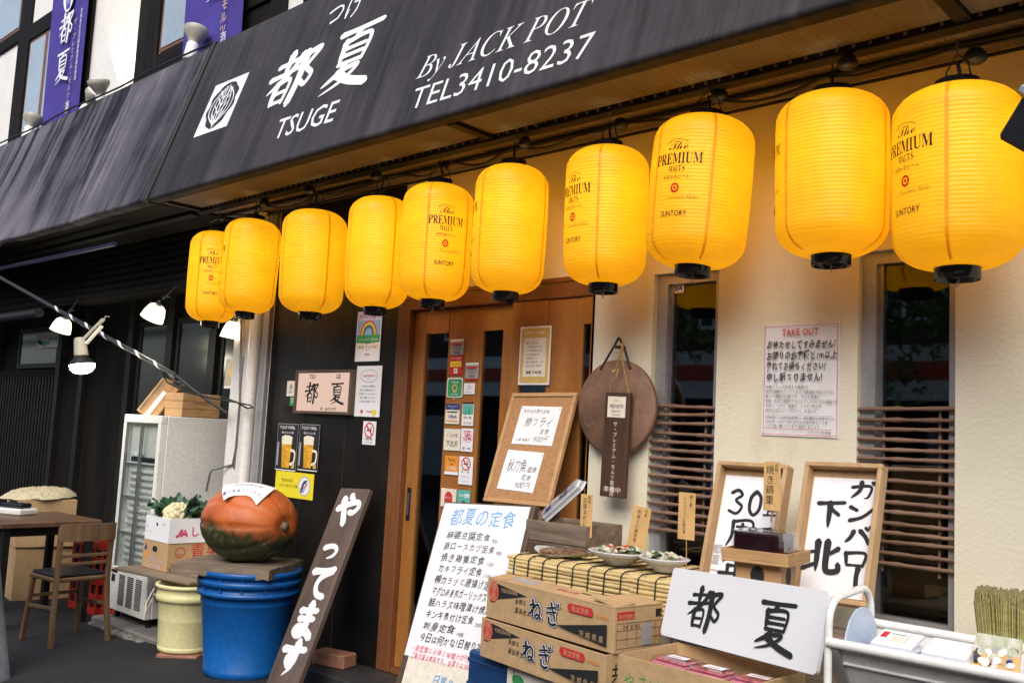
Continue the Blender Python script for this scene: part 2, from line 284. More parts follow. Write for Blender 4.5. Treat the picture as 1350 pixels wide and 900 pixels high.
# ------------------------------------------------------------------ mesh builder
class MB:
    def __init__(s): s.v=[]; s.f=[]; s.fm=[]; s.fs=[]; s.mats=[]; s.T=Matrix(); s.warp=None; s.lay=0
    def mi(s, m):
        m = M[m] if isinstance(m, str) else m
        if m not in s.mats: s.mats.append(m)
        return s.mats.index(m)
    def add(s, vs, fs, m, smooth=False):
        b = len(s.v); i = s.mi(m)
        for p in vs:
            p = Vector(p)
            if s.warp: p = s.warp(p)
            s.v.append(s.T @ p)
        for f in fs: s.f.append([b+k for k in f]); s.fm.append(i); s.fs.append(smooth)
        return s
    def box(s, x0, x1, y0, y1, z0, z1, m, bev=0):
        if bev <= 0:
            v = [(x,y,z) for z in (z0,z1) for y in (y0,y1) for x in (x0,x1)]
            return s.add(v, [(0,2,3,1),(4,5,7,6),(0,1,5,4),(2,6,7,3),(0,4,6,2),(1,3,7,5)], m)
        lo = (x0,y0,z0); hi = (x1,y1,z1); v = []; idx = {}
        for c in range(8):
            sg = [(c>>k)&1 for k in range(3)]
            for a in range(3):
                p = []
                for k in range(3):
                    e = hi[k] if sg[k] else lo[k]; d = -bev if sg[k] else bev
                    p.append(e if k == a else e+d)
                idx[(c,a)] = len(v); v.append(p)
        f = []
        for a in range(3):
            o = [k for k in range(3) if k != a]
            for sgn in (0,1):
                cs = [sum(((sgn if k==a else (i if k==o[0] else j))<<k) for k in range(3)) for i,j in ((0,0),(1,0),(1,1),(0,1))]
                f.append([idx[(c,a)] for c in cs])
        for a in range(3):
            o = [k for k in range(3) if k != a]
            for i in (0,1):
                for j in (0,1):
                    c0 = (i<<o[0])|(j<<o[1]); c1 = c0|(1<<a)
                    f.append([idx[(c0,o[0])], idx[(c1,o[0])], idx[(c1,o[1])], idx[(c0,o[1])]])
        for c in range(8): f.append([idx[(c,0)], idx[(c,1)], idx[(c,2)]])
        return s.add(v, f, m)
    def obox(s, a, b, w, h, m, up=(0,0,1), bev=0):
        """a bar of section w x h from a to b"""
        a = Vector(a); b = Vector(b); d = b-a; T0 = s.T; X = d.normalized(); Yv = Vector(up).cross(X)
        if Yv.length < 1e-4: Yv = Vector((0,1,0)).cross(X)
        Yv.normalize(); Z = X.cross(Yv)
        s.T = T0 @ Matrix(((X.x,Yv.x,Z.x,a.x),(X.y,Yv.y,Z.y,a.y),(X.z,Yv.z,Z.z,a.z),(0,0,0,1)))
        s.box(0, d.length, -w/2, w/2, -h/2, h/2, m, bev); s.T = T0; return s
    def tube(s, pts, r, m, n=8, smooth=True):
        pts = [Vector(p) for p in pts]; rs = r if isinstance(r, (list,tuple)) else [r]*len(pts); v = []; f = []
        t0 = (pts[1]-pts[0]).normalized(); nrm = t0.orthogonal().normalized()
        for i, p in enumerate(pts):
            t = (pts[min(i+1,len(pts)-1)]-pts[max(i-1,0)]).normalized()
            nrm = (nrm-t*nrm.dot(t)).normalized(); bn = t.cross(nrm)
            for k in range(n):
                a = 2*math.pi*k/n; v.append(p+(nrm*math.cos(a)+bn*math.sin(a))*rs[i])
        for i in range(len(pts)-1):
            for k in range(n): f.append((i*n+k, i*n+(k+1)%n, (i+1)*n+(k+1)%n, (i+1)*n+k))
        s.add(v, f, m, smooth); L = len(pts)
        s.add([v[k] for k in range(n)], [tuple(range(n))[::-1]], m); s.add([v[(L-1)*n+k] for k in range(n)], [tuple(range(n))], m)
        return s
    def lathe(s, prof, m, n=32, mod=None, smooth=True, a0=0, a1=2*math.pi):
        v = []; f = []; full = abs(a1-a0-2*math.pi) < 1e-6; c = n if full else n+1
        for (r, z) in prof:
            for k in range(c):
                a = a0+(a1-a0)*k/n; q = r*(mod(a, z) if mod else 1); v.append((q*math.cos(a), q*math.sin(a), z))
        for i in range(len(prof)-1):
            for k in range(n if full else n): f.append((i*c+k, i*c+(k+1)%c, (i+1)*c+(k+1)%c, (i+1)*c+k))
        return s.add(v, f, m, smooth)
    def disc(s, r, z, m, n=32): return s.add([(r*math.cos(2*math.pi*k/n), r*math.sin(2*math.pi*k/n), z) for k in range(n)], [tuple(range(n))], m)
    # flat print in the local XY plane, every piece a little above the last
    def up(s): s.lay += .00006; return s.lay
    def start(s, z): s.lay = z; return s
    def rc(s, x0, y0, x1, y1, m): z = s.up(); return s.add([(x0,y0,z),(x1,y0,z),(x1,y1,z),(x0,y1,z)], [(0,1,2,3)], m)
    def pg(s, pts, m): z = s.up(); return s.add([(p[0],p[1],z) for p in pts], [tuple(range(len(pts)))], m)
    def el(s, cx, cy, rx, ry, m, n=28): return s.pg([(cx+rx*math.cos(2*math.pi*k/n), cy+ry*math.sin(2*math.pi*k/n)) for k in range(n)], m)
    def ring(s, cx, cy, rx, ry, t, m, n=32):
        z = s.up(); v = []; f = []
        for k in range(n):
            a = 2*math.pi*k/n; v += [(cx+rx*math.cos(a), cy+ry*math.sin(a), z), (cx+(rx-t)*math.cos(a), cy+(ry-t)*math.sin(a), z)]
        for k in range(n): j = (k+1)%n; f.append((2*k, 2*j, 2*j+1, 2*k+1))
        return s.add(v, f, m)
    def rib(s, pts, wd, m, taper=.6):
        z = s.up(); L = len(pts); v = []; f = []
        for i, p in enumerate(pts):
            a = pts[max(i-1,0)]; b = pts[min(i+1,L-1)]; dx, dy = b[0]-a[0], b[1]-a[1]; l = math.hypot(dx,dy) or 1
            q = i/(L-1); ww = wd*.62*(1 - taper*max(0, (q-.55)/.45)**1.5)*(1.12-.3*math.sin(math.pi*q))
            zi = z+.00006*q; v += [(p[0]-dy/l*ww, p[1]+dx/l*ww, zi), (p[0]+dy/l*ww, p[1]-dx/l*ww, zi)]
        f = [(2*i, 2*i+1, 2*i+3, 2*i+2) for i in range(L-1)]
        s.add(v, f, m)
        for e, q, zc in ((pts[0], 1.1, z-.00001), (pts[-1], 1-taper, z+.00007)):
            if q > .3: s.add([(e[0]+wd*.5*q*math.cos(k*.785), e[1]+wd*.5*q*math.sin(k*.785), zc) for k in range(8)], [tuple(range(8))], m)
        s.lay += .00008
        return s
    def brush(s, ch, x0, y0, w, h, m, k=1.0, taper=.55, shear=0):
        """brush character in the box whose lower left corner is x0, y0"""
        for wd, pts in BR[ch]:
            q = spline(pts, 9); e = (pts[-1][0]-pts[-2][0], pts[-1][1]-pts[-2][1]); l = math.hypot(*e) or 1; st = (pts[1][0]-pts[0][0], pts[1][1]-pts[0][1]); ls = math.hypot(*st) or 1
            hor = abs(st[0])/ls; f = 1.18-.38*hor**2
            tp = .95 if (e[0]/l < -.35 and e[1]/l > .2) else (.85 if (abs(e[0])/l < .35 and l > 30 and len(pts) == 2 and e[1] > 0) else min(taper,.3))
            s.rib([(x0+p[0]/100*w+shear*(100-p[1])/100*h, y0+(100-p[1])/100*h) for p in q], wd/100*k*f*(w+h)/2, m, tp)
        return s
    def txt(s, text, x, y, size, m, align='l', fit=None, bold=0, jit=0, shear=0, sx=1, vertical=False):
        z = s.up(); g = [glyph(c, bold) for c in text]
        if vertical:
            cy = y
            for (v, f, a), ch in zip(g, text):
                rot = ch in 'ー−-〜'
                j = (random.uniform(-jit,jit), random.uniform(-jit,jit))
                hw = a/2 if v else 0
                s.add([((x+(( -(p[1]-.36)) if rot else (p[0]-hw))*size*sx+j[0]*size), cy-.86*size+((hw-p[0]+.42) if rot else p[1])*size+j[1]*size, z) for p in v], f, m) if v else None
                cy -= size*1.04
            return s
        W = sum(a for _,_,a in g)*size*sx
        if fit: sx *= fit/W; W = fit
        cx = x - (W/2 if align == 'c' else W if align == 'r' else 0)
        for v, f, a in g:
            if v:
                th = random.uniform(-jit,jit)*2.2; k = 1+random.uniform(-jit,jit)*2.4; dy = random.uniform(-jit,jit)*size*1.3; c_, s_ = math.cos(th), math.sin(th); hx = a/2; hj = jit*20; ky = 1+.05*hj*random.uniform(-1,1.6); kx = 1-.12*hj*random.uniform(0,1.2); sl = hj*random.uniform(.02,.22); ph = random.uniform(0,6.28)
                o = []
                for p in v:
                    qx, qy = (p[0]-hx)*k*kx, (p[1]-.35)*k*ky
                    if jit: qx, qy = qx+sl*qy+.022*hj*math.sin(qy*7+ph), qy+.026*hj*math.sin(qx*6+ph*2)+.10*hj*qx
                    rx, ry = qx*c_-qy*s_, qx*s_+qy*c_
                    o.append((cx+(rx+hx+shear*(ry+.35))*size*sx, y+dy+(ry+.35)*size, z))
                s.add(o, f, m)
            cx += a*size*sx
        return s
    def build(s, name, parent=None, mw=None, label=None, cat=None, group=None, kind=None, recalc=False):
        me = bpy.data.meshes.new(name); me.from_pydata([tuple(p) for p in s.v], [], s.f)
        for m in s.mats: me.materials.append(m)
        me.polygons.foreach_set('material_index', s.fm); me.polygons.foreach_set('use_smooth', s.fs); me.update()
        o = bpy.data.objects.new(name, me); COL.objects.link(o)
        if parent is not None: o.parent = parent
        if mw is not None: o.matrix_world = mw
        tag(o, label, cat, group, kind); return o
def tag(o, label=None, cat=None, group=None, kind=None):
    for k, v in (('label',label),('category',cat),('group',group),('kind',kind)):
        if v: o[k] = v
    return o
def thing(name, label, cat, mw=Matrix(), group=None):
    o = bpy.data.objects.new(name, None); o.empty_display_size = .1; COL.objects.link(o); o.matrix_world = mw
    return tag(o, label, cat, group)
def copy_tree(o, parent=None):
    c = o.copy(); COL.objects.link(c); c.parent = parent
    for ch in list(o.children): copy_tree(ch, c)
    return c
def sheet(w, h, t=.002, m='paper', bev=0):
    b = MB(); b.box(-w/2, w/2, -h/2, h/2, 0, t, m, bev); b.start(t+.0003); return b

# ================================================================== GROUND
def gz(x): return .09*max(0, min(1, (x+6.6)/1.8))
b = MB(); xs = [-90,-40,-20,-12,-9,-7.5,-6.6,-6,-5.4,-4.8,-3,0,4,20,90]; ys = [-60,-20,-8,-4,-2,-1.2,0,2,6]
v = [(x,y,gz(x)) for y in ys for x in xs]; n = len(xs)
b.add(v, [(j*n+i, j*n+i+1, (j+1)*n+i+1, (j+1)*n+i) for j in range(len(ys)-1) for i in range(n-1)], 'asphalt')
b.build('ground', kind='structure')
b = MB(); b.box(-7.05,-5.95,-.33,.3,-.05,.055,'concrete',.012)
for k in range(26): 
    x = random.uniform(-7.0,-6.0); r = random.uniform(.012,.03); b.box(x-r,x+r,-.36-r,-.36+r,.0,.0+r*1.3,'concrete',r*.4)
b.build('kerb_strip', kind='structure')
b = MB(); b.box(-4.66,-2.55,-.30,-.001,.0,.2,'step',.01); b.build('entrance_step', kind='structure')

# ================================================================== BUILDING
bld = thing('shop_building', 'two storey shop building with cream and black ground floor walls behind the lanterns', 'building')
def wall_with_holes(b, xs, zs, holes, y0, y1, m):
    for i in range(len(xs)-1):
        for j in range(len(zs)-1):
            cx, cz = (xs[i]+xs[i+1])/2, (zs[j]+zs[j+1])/2
            if any(h[0] < cx < h[1] and h[2] < cz < h[3] for h in holes): continue
            b.box(xs[i], xs[i+1], y0, y1, zs[j], zs[j+1], m)
W1 = (-2.42,-2.09,.86,2.26); W2 = (-1.485,-1.135,.88,2.27)
b = MB(); wall_with_holes(b, [-4.17,-2.75,W1[0],W1[1],W2[0],W2[1],3.5], [0,.86,.88,2.255,2.26,2.27,3.1], [(-4.2,-2.75,-1,2.255), W1, W2], 0, .16, 'cream')
b.build('cream_wall', bld)
b = MB(); b.box(-5.46,-4.17,0,.16,0,3.1,'black_wall')
for x in (-5.02,-4.6): b.box(x-.0035,x+.0035,-.0015,.001,.2,3.0,'ink')
b.build('black_wall', bld)
b = MB(); b.box(-16,3.5,.002,.2,3.1,4.0,'plaster'); b.box(-16,3.5,.002,.2,4.0,8.4,'plaster'); b.box(-16.2,3.8,-.5,4.2,8.4,8.6,'dark_wood_x'); b.box(3.5,3.66,.0,4.0,0,8.4,'plaster'); b.build('upper_wall', bld)
b = MB(); b.box(-6.2,3.49,3.4,3.5,0,3.1,'room'); b.box(-6.2,3.49,.17,3.4,3.0,3.09,'room'); b.box(-6.2,3.49,.17,3.4,.1,.15,'room'); b.box(-6.2,-6.1,.17,3.4,.15,3.0,'room'); b.box(3.4,3.49,.17,3.4,.15,3.0,'room')
b.box(-2.0,-1.6,1.2,1.6,.15,1.1,'brown_wood'); b.box(-1.5,-.4,1.4,2.0,.85,.9,'pine'); b.box(-3.4,-2.4,2.2,2.5,.15,1.3,'brown_wood')
b.build('interior_room', bld)

def window(W, rows, seed):
    rd = random.Random(seed)
    x0,x1,z0,z1 = W; f = MB()
    f.box(x0+.001,x0+.055,.03,.09,z0+.001,z1-.001,'alu'); f.box(x1-.03,x1-.001,.03,.09,z0+.001,z1-.001,'alu'); f.box(x0+.055,x1-.03,.03,.09,z1-.045,z1-.001,'alu'); f.box(x0+.055,x1-.03,.03,.09,z0+.001,z0+.05,'alu')
    f.box(x0+.055,x0+.075,.05,.085,z0+.05,z1-.045,'steel')
    wo = f.build('window', bld)
    g = MB(); g.box(x0+.075,x1-.03,.06,.066,z0+.05,z1-.045,'glass'); g.build('pane', wo)
    s = MB()
    z = rows[0]
    while z > rows[1]:
        t = rd.uniform(-.004,.004); pts = []; rr = []
        L = x1-x0+.02; k = 0
        for q in range(13):
            xx = x0-.005+L*q/12; pts.append((xx, .012+rd.uniform(-.001,.001), z+t*q/6+rd.uniform(-.0006,.0006))); rr.append((.0075)+(.0025 if q in (3+int(seed)%3, 9) else 0)+rd.uniform(-.001,.001))
        s.tube(pts, rr, 'bamboo', 7); z -= rd.uniform(.034,.041)
    s.tube([(x0+.09,.03,rows[0]),(x0+.09,.03,rows[1])], .006, 'bamboo', 6); s.tube([(x1-.06,.03,rows[0]),(x1-.06,.03,rows[1])], .006, 'bamboo', 6)
    s.build('bamboo_lattice', wo)
    return wo
window(W1, (1.675,1.14), 1); window(W2, (1.675,1.09), 2)
# sliding doors
dr = MB()
dr.box(-4.17,-4.06,-.012,.13,.2,2.255,'jamb_wood',.004); dr.box(-4.06,-2.755,-.018,.13,2.185,2.255,'jamb_wood',.004); dr.box(-4.06,-2.755,.0,.13,.2,.225,'jamb_wood')
dr.box(-4.20,-2.745,-.028,-.0125,2.262,2.285,'jamb_wood',.003)
frm = dr.build('door_frame', bld)
def leaf(x0, x1, y, segs):
    d = MB(); g = MB(); z0, z1 = .23, 2.183
    x = x0
    for kind, wd in segs:
        xe = min(x+wd, x1)
        if kind == 'g':
            g.box(x-.004,xe+.004,y+.012,y+.018,z0+.16,z1-.13,'glass'); d.box(x,xe,y,y+.035,z0,z0+.16,'door_wood'); d.box(x,xe,y,y+.035,z1-.13,z1,'door_wood')
        elif kind == 's': d.box(x,xe,y-.003,y+.038,z0,z1,'door_wood',.003)
        else: d.box(x,xe,y+.003,y+.03,z0,z1,'door_wood',.002)
        x = xe
    o = d.build('door', bld); g.build('pane', o); return o
def segs(pxs, y, kinds):
    q = [U(p_,430,y=y).x for p_ in pxs]; return q[0], q[-1], [(k_, q[i_+1]-q[i_]) for i_, k_ in enumerate(kinds)]
qa,qb,sg_ = segs((546,562,592,637,664,677),.03,'sgpgs'); d1 = leaf(-4.06,qb,.03,[(sg_[0][0],sg_[0][1]+qa+4.06)]+sg_[1:])
qa,qb,sg_ = segs((675,687,722,769,783.5,785),-.008,'sgpgs'); d2 = leaf(qa,-2.757,-.008,sg_[:4]+[('s',.2)])
h = MB(); h.box(-4.035,-4.005,.022,.031,1.02,1.2,'dark_metal',.002); h.box(-4.028,-4.012,.0205,.0222,1.05,1.17,'steel'); h.build('handle', d1)

# recessed store front on the left, dark stained
LX0, LX1, LY = -16.0, -5.9, .6
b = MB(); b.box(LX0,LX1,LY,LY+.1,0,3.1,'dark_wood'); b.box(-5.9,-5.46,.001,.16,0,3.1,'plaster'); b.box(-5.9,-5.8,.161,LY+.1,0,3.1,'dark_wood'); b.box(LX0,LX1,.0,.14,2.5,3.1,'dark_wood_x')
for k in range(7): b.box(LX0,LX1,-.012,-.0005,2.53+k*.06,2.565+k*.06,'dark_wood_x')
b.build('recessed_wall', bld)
for x in (-12.2,-10.35,-9.75,-8.72,-7.95,-7.2,-6.5): b = MB(); b.box(x-.05,x+.05,LY-.06,LY-.001,0,2.6,'dark_metal'); b.build('post', bld)

for x0,x1 in ((-12.1,-10.4),):
    b = MB(); b.box(x0,x1,LY-.04,LY-.001,.1,.2,'dark_wood_x'); b.box(x0,x1,LY-.04,LY-.002,1.9,1.98,'dark_wood_x')
    x = x0+.03
    while x < x1: b.box(x,x+.035,LY-.035,LY-.002,.2,1.9,'dark_metal'); x += .085
    b.build('lattice_screen', bld)
for x0,x1,z0,z1 in ((-11.6,-10.45,2.0,2.45),(-8.6,-8.02,.4,2.4),(-7.88,-7.27,.4,2.4),(-7.12,-6.57,.4,2.4)):
    b = MB()
    b.box(x0,x1,LY-.03,LY-.002,z0,z0+.05,'dark_metal'); b.box(x0,x1,LY-.03,LY-.002,z1-.05,z1,'dark_metal'); b.box(x0,x0+.05,LY-.03,LY-.002,z0+.05,z1-.05,'dark_metal'); b.box(x1-.05,x1,LY-.03,LY-.002,z0+.05,z1-.05,'dark_metal')
    o = b.build('window', bld); g = MB(); g.box(x0+.05,x1-.05,LY-.02,LY-.014,z0+.05,z1-.05,'black_plastic'); g.build('pane', o)
# white drain pipes / corner trim beside the black wall
b = MB(); b.box(-5.86,-5.66,-.05,.0,0,2.93,'plaster',.008); b.box(-5.53,-5.465,-.035,.0,0,2.93,'alu',.004); b.tube([(-5.60,-.05,0),(-5.60,-.05,2.93)], .035,'white_metal',14); b.tube([(-5.62,-.11,1.2),(-5.62,-.11,1.95)],.006,'steel',6)
b.build('drain_pipes', bld)
# upper floor timber frame, windows
def up_at(px, py): return U(px, py, y=0)
b = MB()
for x0,x1 in ((-10.82,-10.52),(-9.02,-8.90),(-7.88,-7.50),(-5.76,-5.58),(-5.36,-4.9)): b.box(x0,x1,-.03,-.0,4.0,8.4,'dark_wood',.004)
b.box(-7.50,-5.76,-.028,-.001,4.30,4.52,'dark_wood_x',.004); b.box(-10.52,-9.02,-.028,-.001,4.2,4.34,'dark_wood_x',.004); b.box(-16,-10.82,-.028,-.001,5.5,5.62,'dark_wood_x',.004)
b.box(-10.52,-9.02,-.028,-.001,5.42,5.6,'dark_wood_x',.004); b.box(-6.4,-5.76,-.05,-.029,4.5,4.72,'dark_wood_x',.004)
b.build('timber_frame', bld)
for x0,x1,z0,z1 in ((-10.5,-9.04,4.34,5.42),(-7.48,-5.8,4.54,6.0),(-16,-10.85,5.65,7)):
    b = MB(); b.box(x0+.001,x1-.001,-.012,-.001,z0,z1,'jamb_wood')
    nn = 3; wd = (x1-x0)/nn
    o = b.build('window', bld); g = MB()
    for k in range(nn): g.box(x0+k*wd+.04,x0+(k+1)*wd-.05,-.018,-.0125,z0+.03,z1-.04,'pane')
    g.build('pane', o)

# ================================================================== AWNINGS
AA = rad(72); AUP = Vector((0, math.cos(AA), math.sin(AA))); AOUT = Vector((0, -math.sin(AA), math.cos(AA)))
ALIP = Vector((0,-.69,2.93)); ALEN = 1.29
AF = frame(ALIP, (1,0,0), AUP)
def aw(px, py):
    d = ray(px, py); p = CAM + d*((ALIP-CAM).dot(AOUT)/d.dot(AOUT)); return (p.x, (p-ALIP).dot(AUP))
def awning(x0, x1, m, label, lit):
    t = thing('awning', label, 'awning')
    top = ALIP + AUP*ALEN
    b = MB()
    prof = [(-.60,2.93),(-.655,2.925),(-.68,2.928),(-.69,2.945)]
    p0 = ALIP+AUP*.03; prof.append((p0.y,p0.z))
    N = 6
    for k in range(1, N+1): q = ALIP+AUP*(.03+(ALEN-.05)*k/N); prof.append((q.y,q.z))
    prof += [(top.y+.02,top.z+.004),(-.001,top.z+.05)]
    NX = 160; sag = .012 if lit != 'soffit' else .0; L = len(prof)
    def sg(i, k, p):
        q = (x0+(x1-x0)*i/NX); d_ = sag*abs(math.sin(q*math.pi/1.1))*math.sin(math.pi*max(0,min(1,(k-4)/7))) if 4 < k < 11 else 0
        return (q, p[0]+d_*math.sin(AA), p[1]-d_*math.cos(AA)+(.004*math.sin(q*2.7)+.003*math.sin(q*7.1) if k < 5 and sag else 0))
    vs = [sg(i, k, p) for i in range(NX+1) for k, p in enumerate(prof)]
    b.add(vs, [(i*L+j, (i+1)*L+j, (i+1)*L+j+1, i*L+j+1) for i in range(NX) for j in range(L-1)], m, True)
    for x, fl in ((x0,1),(x1,0)): b.add([(x,p[0],p[1]) for p in prof]+[(x,-.001,2.96)], [tuple(range(L+1))], m)
    if sag:
        q = math.ceil(x0/1.1)*1.1
        while q < x1-.2: b.tube([ALIP+AUP*.02+AOUT*.001+Vector((q,0,0)), ALIP+AUP*(ALEN-.03)+AOUT*.001+Vector((q,0,0))], .005, m, 6); q += 1.1
    b.build('fabric', t)
    s = MB()
    s.box(x0+.01,x1-.01,-.60,-.345,2.945,2.955,lit); s.box(x0+.01,x1-.01,-.285,-.002,2.945,2.955,lit); s.box(x0+.01,x1-.01,-.655,-.602,2.932,2.95,'dark_metal')
    s.build('soffit', t)
    r = MB(); r.box(x0+.01,x1-.01,-.345,-.285,2.915,2.957,'dark_metal',.003)
    if lit == 'soffit':
        x = x0+.05
        while x < x1: r.box(x,x+.012,-.3465,-.3452,2.93,2.942,'steel'); x += .06
        r.tube([(x0,-.17,2.925),(x1,-.17,2.925)], .014, 'dark_metal', 8); r.tube([(x0,-.05,2.915),(x1,-.05,2.915)], .007, 'dark_metal', 6)
        for xx in (x0+.05,-3.17,-1.0): r.box(xx-.025,xx+.025,-.6,-.346,2.925,2.944,'dark_metal')
    else:
        r.tube([(x0,-.42,2.86),(x1-1,-.42,2.80)], .02, 'trim', 8); r.tube([(-14,-.12,2.43),(-9.2,-.12,2.43)], .045, 'pole_black', 10)
    r.build('rail', t)
    return t
awl = awning(-16, -6.035, 'awning_old', 'long stained grey awning with no lettering, left of the lettered awning', 'dark_wood_x')
awr = awning(-5.985, 2.2, 'awning', 'dark awning with white lettering and leaf emblem above the lanterns', 'soffit')
j = MB(); j.tube([ALIP+Vector((-6.01,-.0,-.0)), ALIP+AUP*ALEN+Vector((-6.01,.0,0))], .022, 'dark_metal', 8); j.build('joint_strip', awl)
lt = MB(); lt.T = AF; lt.start(.0015)
# emblem
emb = lt
c = [aw(*p) for p in ((257,180.5),(299.5,167),(327.6,97),(284,113))]
x0 = (c[0][0]+c[3][0])/2; x1 = (c[1][0]+c[2][0])/2; s0 = (c[0][1]+c[1][1])/2; s1 = (c[2][1]+c[3][1])/2
lt.rc(x0,s0,x1,s1,'white'); cx, cy = (x0+x1)/2, (s0+s1)/2; rx, ry = (x1-x0)*.4, (s1-s0)*.44
lt.pg([(cx+rx*(1+.07*math.cos(9*a))*math.sin(a)*(1-.12*math.cos(a)), cy-ry*math.cos(a)) for a in [2*math.pi*k/60 for k in range(60)]], 'awning')
for sg in (-1,1):
    for q in (.25,.5,.75):
        lt.rib(spline([(cx+sg*.01,cy-ry*(.85-.05*q)),(cx+sg*rx*q*.95,cy-ry*.3),(cx+sg*rx*q,cy+ry*.25),(cx+sg*rx*q*.45,cy+ry*(.95-.35*q))]), .009, 'white', .2)
    for q in (-.5,-.15,.2,.5): lt.rib([(cx,cy+ry*(q-.25)),(cx+sg*rx*.25,cy+ry*(q+.02)),(cx+sg*rx*.45,cy+ry*(q+.2))], .008, 'white', .2)
lt.rib([(cx,cy-ry*.95),(cx,cy+ry*.8)], .009, 'white', .2)
emb.build('emblem', awr); lt = MB(); lt.T = AF
def fitbox(px0, py0, px1, py1):   # glyph box on the awning from its lower left and upper right pixel
    a = aw(px0,py0); d = aw(px1,py1); return a[0], a[1], d[0]-a[0], d[1]-a[1]
x,s,w_,h_ = fitbox(338,152,434,50); lt.start(.0015); lt.brush('都', x, s, w_, h_, 'white', 1.25, .75)
x,s,w_,h_ = fitbox(413,131,518,14); lt.brush('夏', x, s, w_, h_, 'white', 1.25, .75)
def line(text, pa, pb, ptop, bold=0, shear=0):
    a = aw(*pa); d = aw(*pb); t_ = aw(*ptop); size = (t_[1]-a[1])/.69
    lt.start(.0015); lt.txt(text, a[0], (a[1]+d[1])/2, size, 'white', fit=d[0]-a[0], bold=bold, shear=shear)
line('TSUGE', (359,185), (439,159.5), (364,160), .004)
line('つげ', (428,32), (474,21), (431,10), .0)
lt.build('name_lettering', awr); lt = MB(); lt.T = AF
line('𝐵𝑦 𝐽𝐴𝐶𝐾 𝑃𝑂𝑇', (550,103), (772,32), (560,75), -.004)
line('TEL3410-8237', (539,144), (777,76), (545,117), -.004)
lt.build('phone_lettering', awr)
# cable along the awning top
b = MB(); tp = ALIP+AUP*ALEN; b.tube([(-12+i*.5, tp.y-.015+.004*math.sin(i*2.3), tp.z+.02-.02*abs(math.sin(i*.9))) for i in range(13)], .008, 'cord', 6)
b.build('power_cable', None, None, 'thin black cable lying along the top edge of the stained awning', 'cable')
# spotlights on the awning
def spot(px, py, label, yaw, tilt, k=1.0):
    p = U(px, py, y=-.22)
    t = thing('spotlight', label, 'spotlight', TR(p) @ RZ(yaw), 'spotlights on the awning edge')
    a = MB(); a.tube([(.0,.18,-.15),(.02,.10,-.08),(0,0,-.05)], .016, 'lamp_cream', 8); a.box(-.035,.035,.12,.2,-.2,-.14,'white_metal',.005); a.build('arm', t)
    s_ = MB(); s_.T = RX(tilt); s_.lathe([(.0,-.13),(.042,-.13),(.045,-.10),(.045,0),(.038,.015)], 'white_metal', 20); s_.build('socket', t)
    hd = MB(); hd.T = RX(tilt); hd.lathe([(.036,.015),(.04,.03),(.055,.055),(.088,.10),(.092,.125),(.088,.14)], 'lamp_cream', 28, lambda a, z: 1+.02*(math.cos(a*26) if z > .05 else 0)); hd.disc(.088,.139,'white_metal',28); hd.build('lamp_head', t)
    return t
spot(39,170,'grey spotlight at the left end of the awning edge, beside the full purple banner',15,-12)
spot(116,140,'small low spotlight beside the left spotlight of a pair by the white panel',-70,-42)
spot(133,128,'taller spotlight of a pair pointing up at the white wall panel',20,18)
spot(254,60,'spotlight in front of the second purple banner at the awning joint',10,-10)
sp = bpy.data.lights.new('spot_beam','SPOT'); sp.energy = 45; sp.spot_size = rad(75); sp.color = (1,.8,.5); sp.shadow_soft_size = .05
p = U(137,112,y=-.2); o = bpy.data.objects.new('spot_beam', sp); COL.objects.link(o); o.location = p; o.rotation_euler = Vector((.05,-.5,-1)).to_track_quat('Z','Y').to_euler()

# purple banners
def banner(TLp, TRp, BRp, BLp, y, label, full):
    t = U(*TLp, y=y); r = U(*TRp, y=y); bl = U(*BLp, y=y); br = U(*BRp, y=y)
    x0 = (t.x+bl.x)/2; x1 = (r.x+br.x)/2; zt = max(t.z,r.z)+.25; zb = min(bl.z,br.z)-.05
    wd = x1-x0; hh = zt-zb
    b = MB(); NX, NZ = 12, 24
    f = lambda u, v: .02*math.sin(u*7+v*2)*(.3+v)
    b.add([(-wd/2+wd*i/NX, hh*j/NZ, f(i/NX, j/NZ)*.6) for j in range(NZ+1) for i in range(NX+1)], [(j*(NX+1)+i, j*(NX+1)+i+1, (j+1)*(NX+1)+i+1, (j+1)*(NX+1)+i) for j in range(NZ) for i in range(NX)], 'purple', True)
    b.start(.02)
    if full:
        cy = hh*.86; b.el(-wd*.02,cy,wd*.17,wd*.30,'white')
        for q in (-.09,-.03,.03,.09): b.rib([(-wd*.02+q*wd*.4,cy-wd*.26),(-wd*.02+q*wd,cy),(-wd*.02+q*wd*.6,cy+wd*.26)], wd*.02, 'purple', 0)
        b.brush('都',-wd*.2,hh*.50,wd*.38,hh*.2,'white',1); b.brush('夏',-wd*.2,hh*.26,wd*.38,hh*.2,'white',1)
        b.txt('ザ・プレミアム・モルツの店',wd*.24,hh*.62,hh*.043,'tag',vertical=True); b.txt('世田谷区北沢都夏居酒屋料理酒',wd*.38,hh*.66,hh*.03,'white',vertical=True)
        b.txt('酒',wd*.24,hh*.06,hh*.06,'white','c')
    else:
        b.brush('夏',-wd*.15,hh*.55,wd*.4,hh*.3,'white',1); b.txt('ミアム・モルツ',wd*.22,hh*.95,hh*.11,'tag',vertical=True); b.txt('ールス',wd*.38,hh*.95,hh*.08,'white',vertical=True); b.txt('酒',wd*.24,hh*.1,hh*.1,'white','c')
    b.build('banner', None, frame(((x0+x1)/2, y, zb), (1,0,0), (0,0,1)), label, 'banner', 'purple banners on the upper wall')
banner((74,0),(121,0),(101,148),(53,165),-.08,'full purple banner with oval emblem and white brush characters between white wall panels',True)
banner((247,0),(323,0),(318,52),(240,80),-.10,'cut off purple banner behind the spotlight at the awning joint',False)

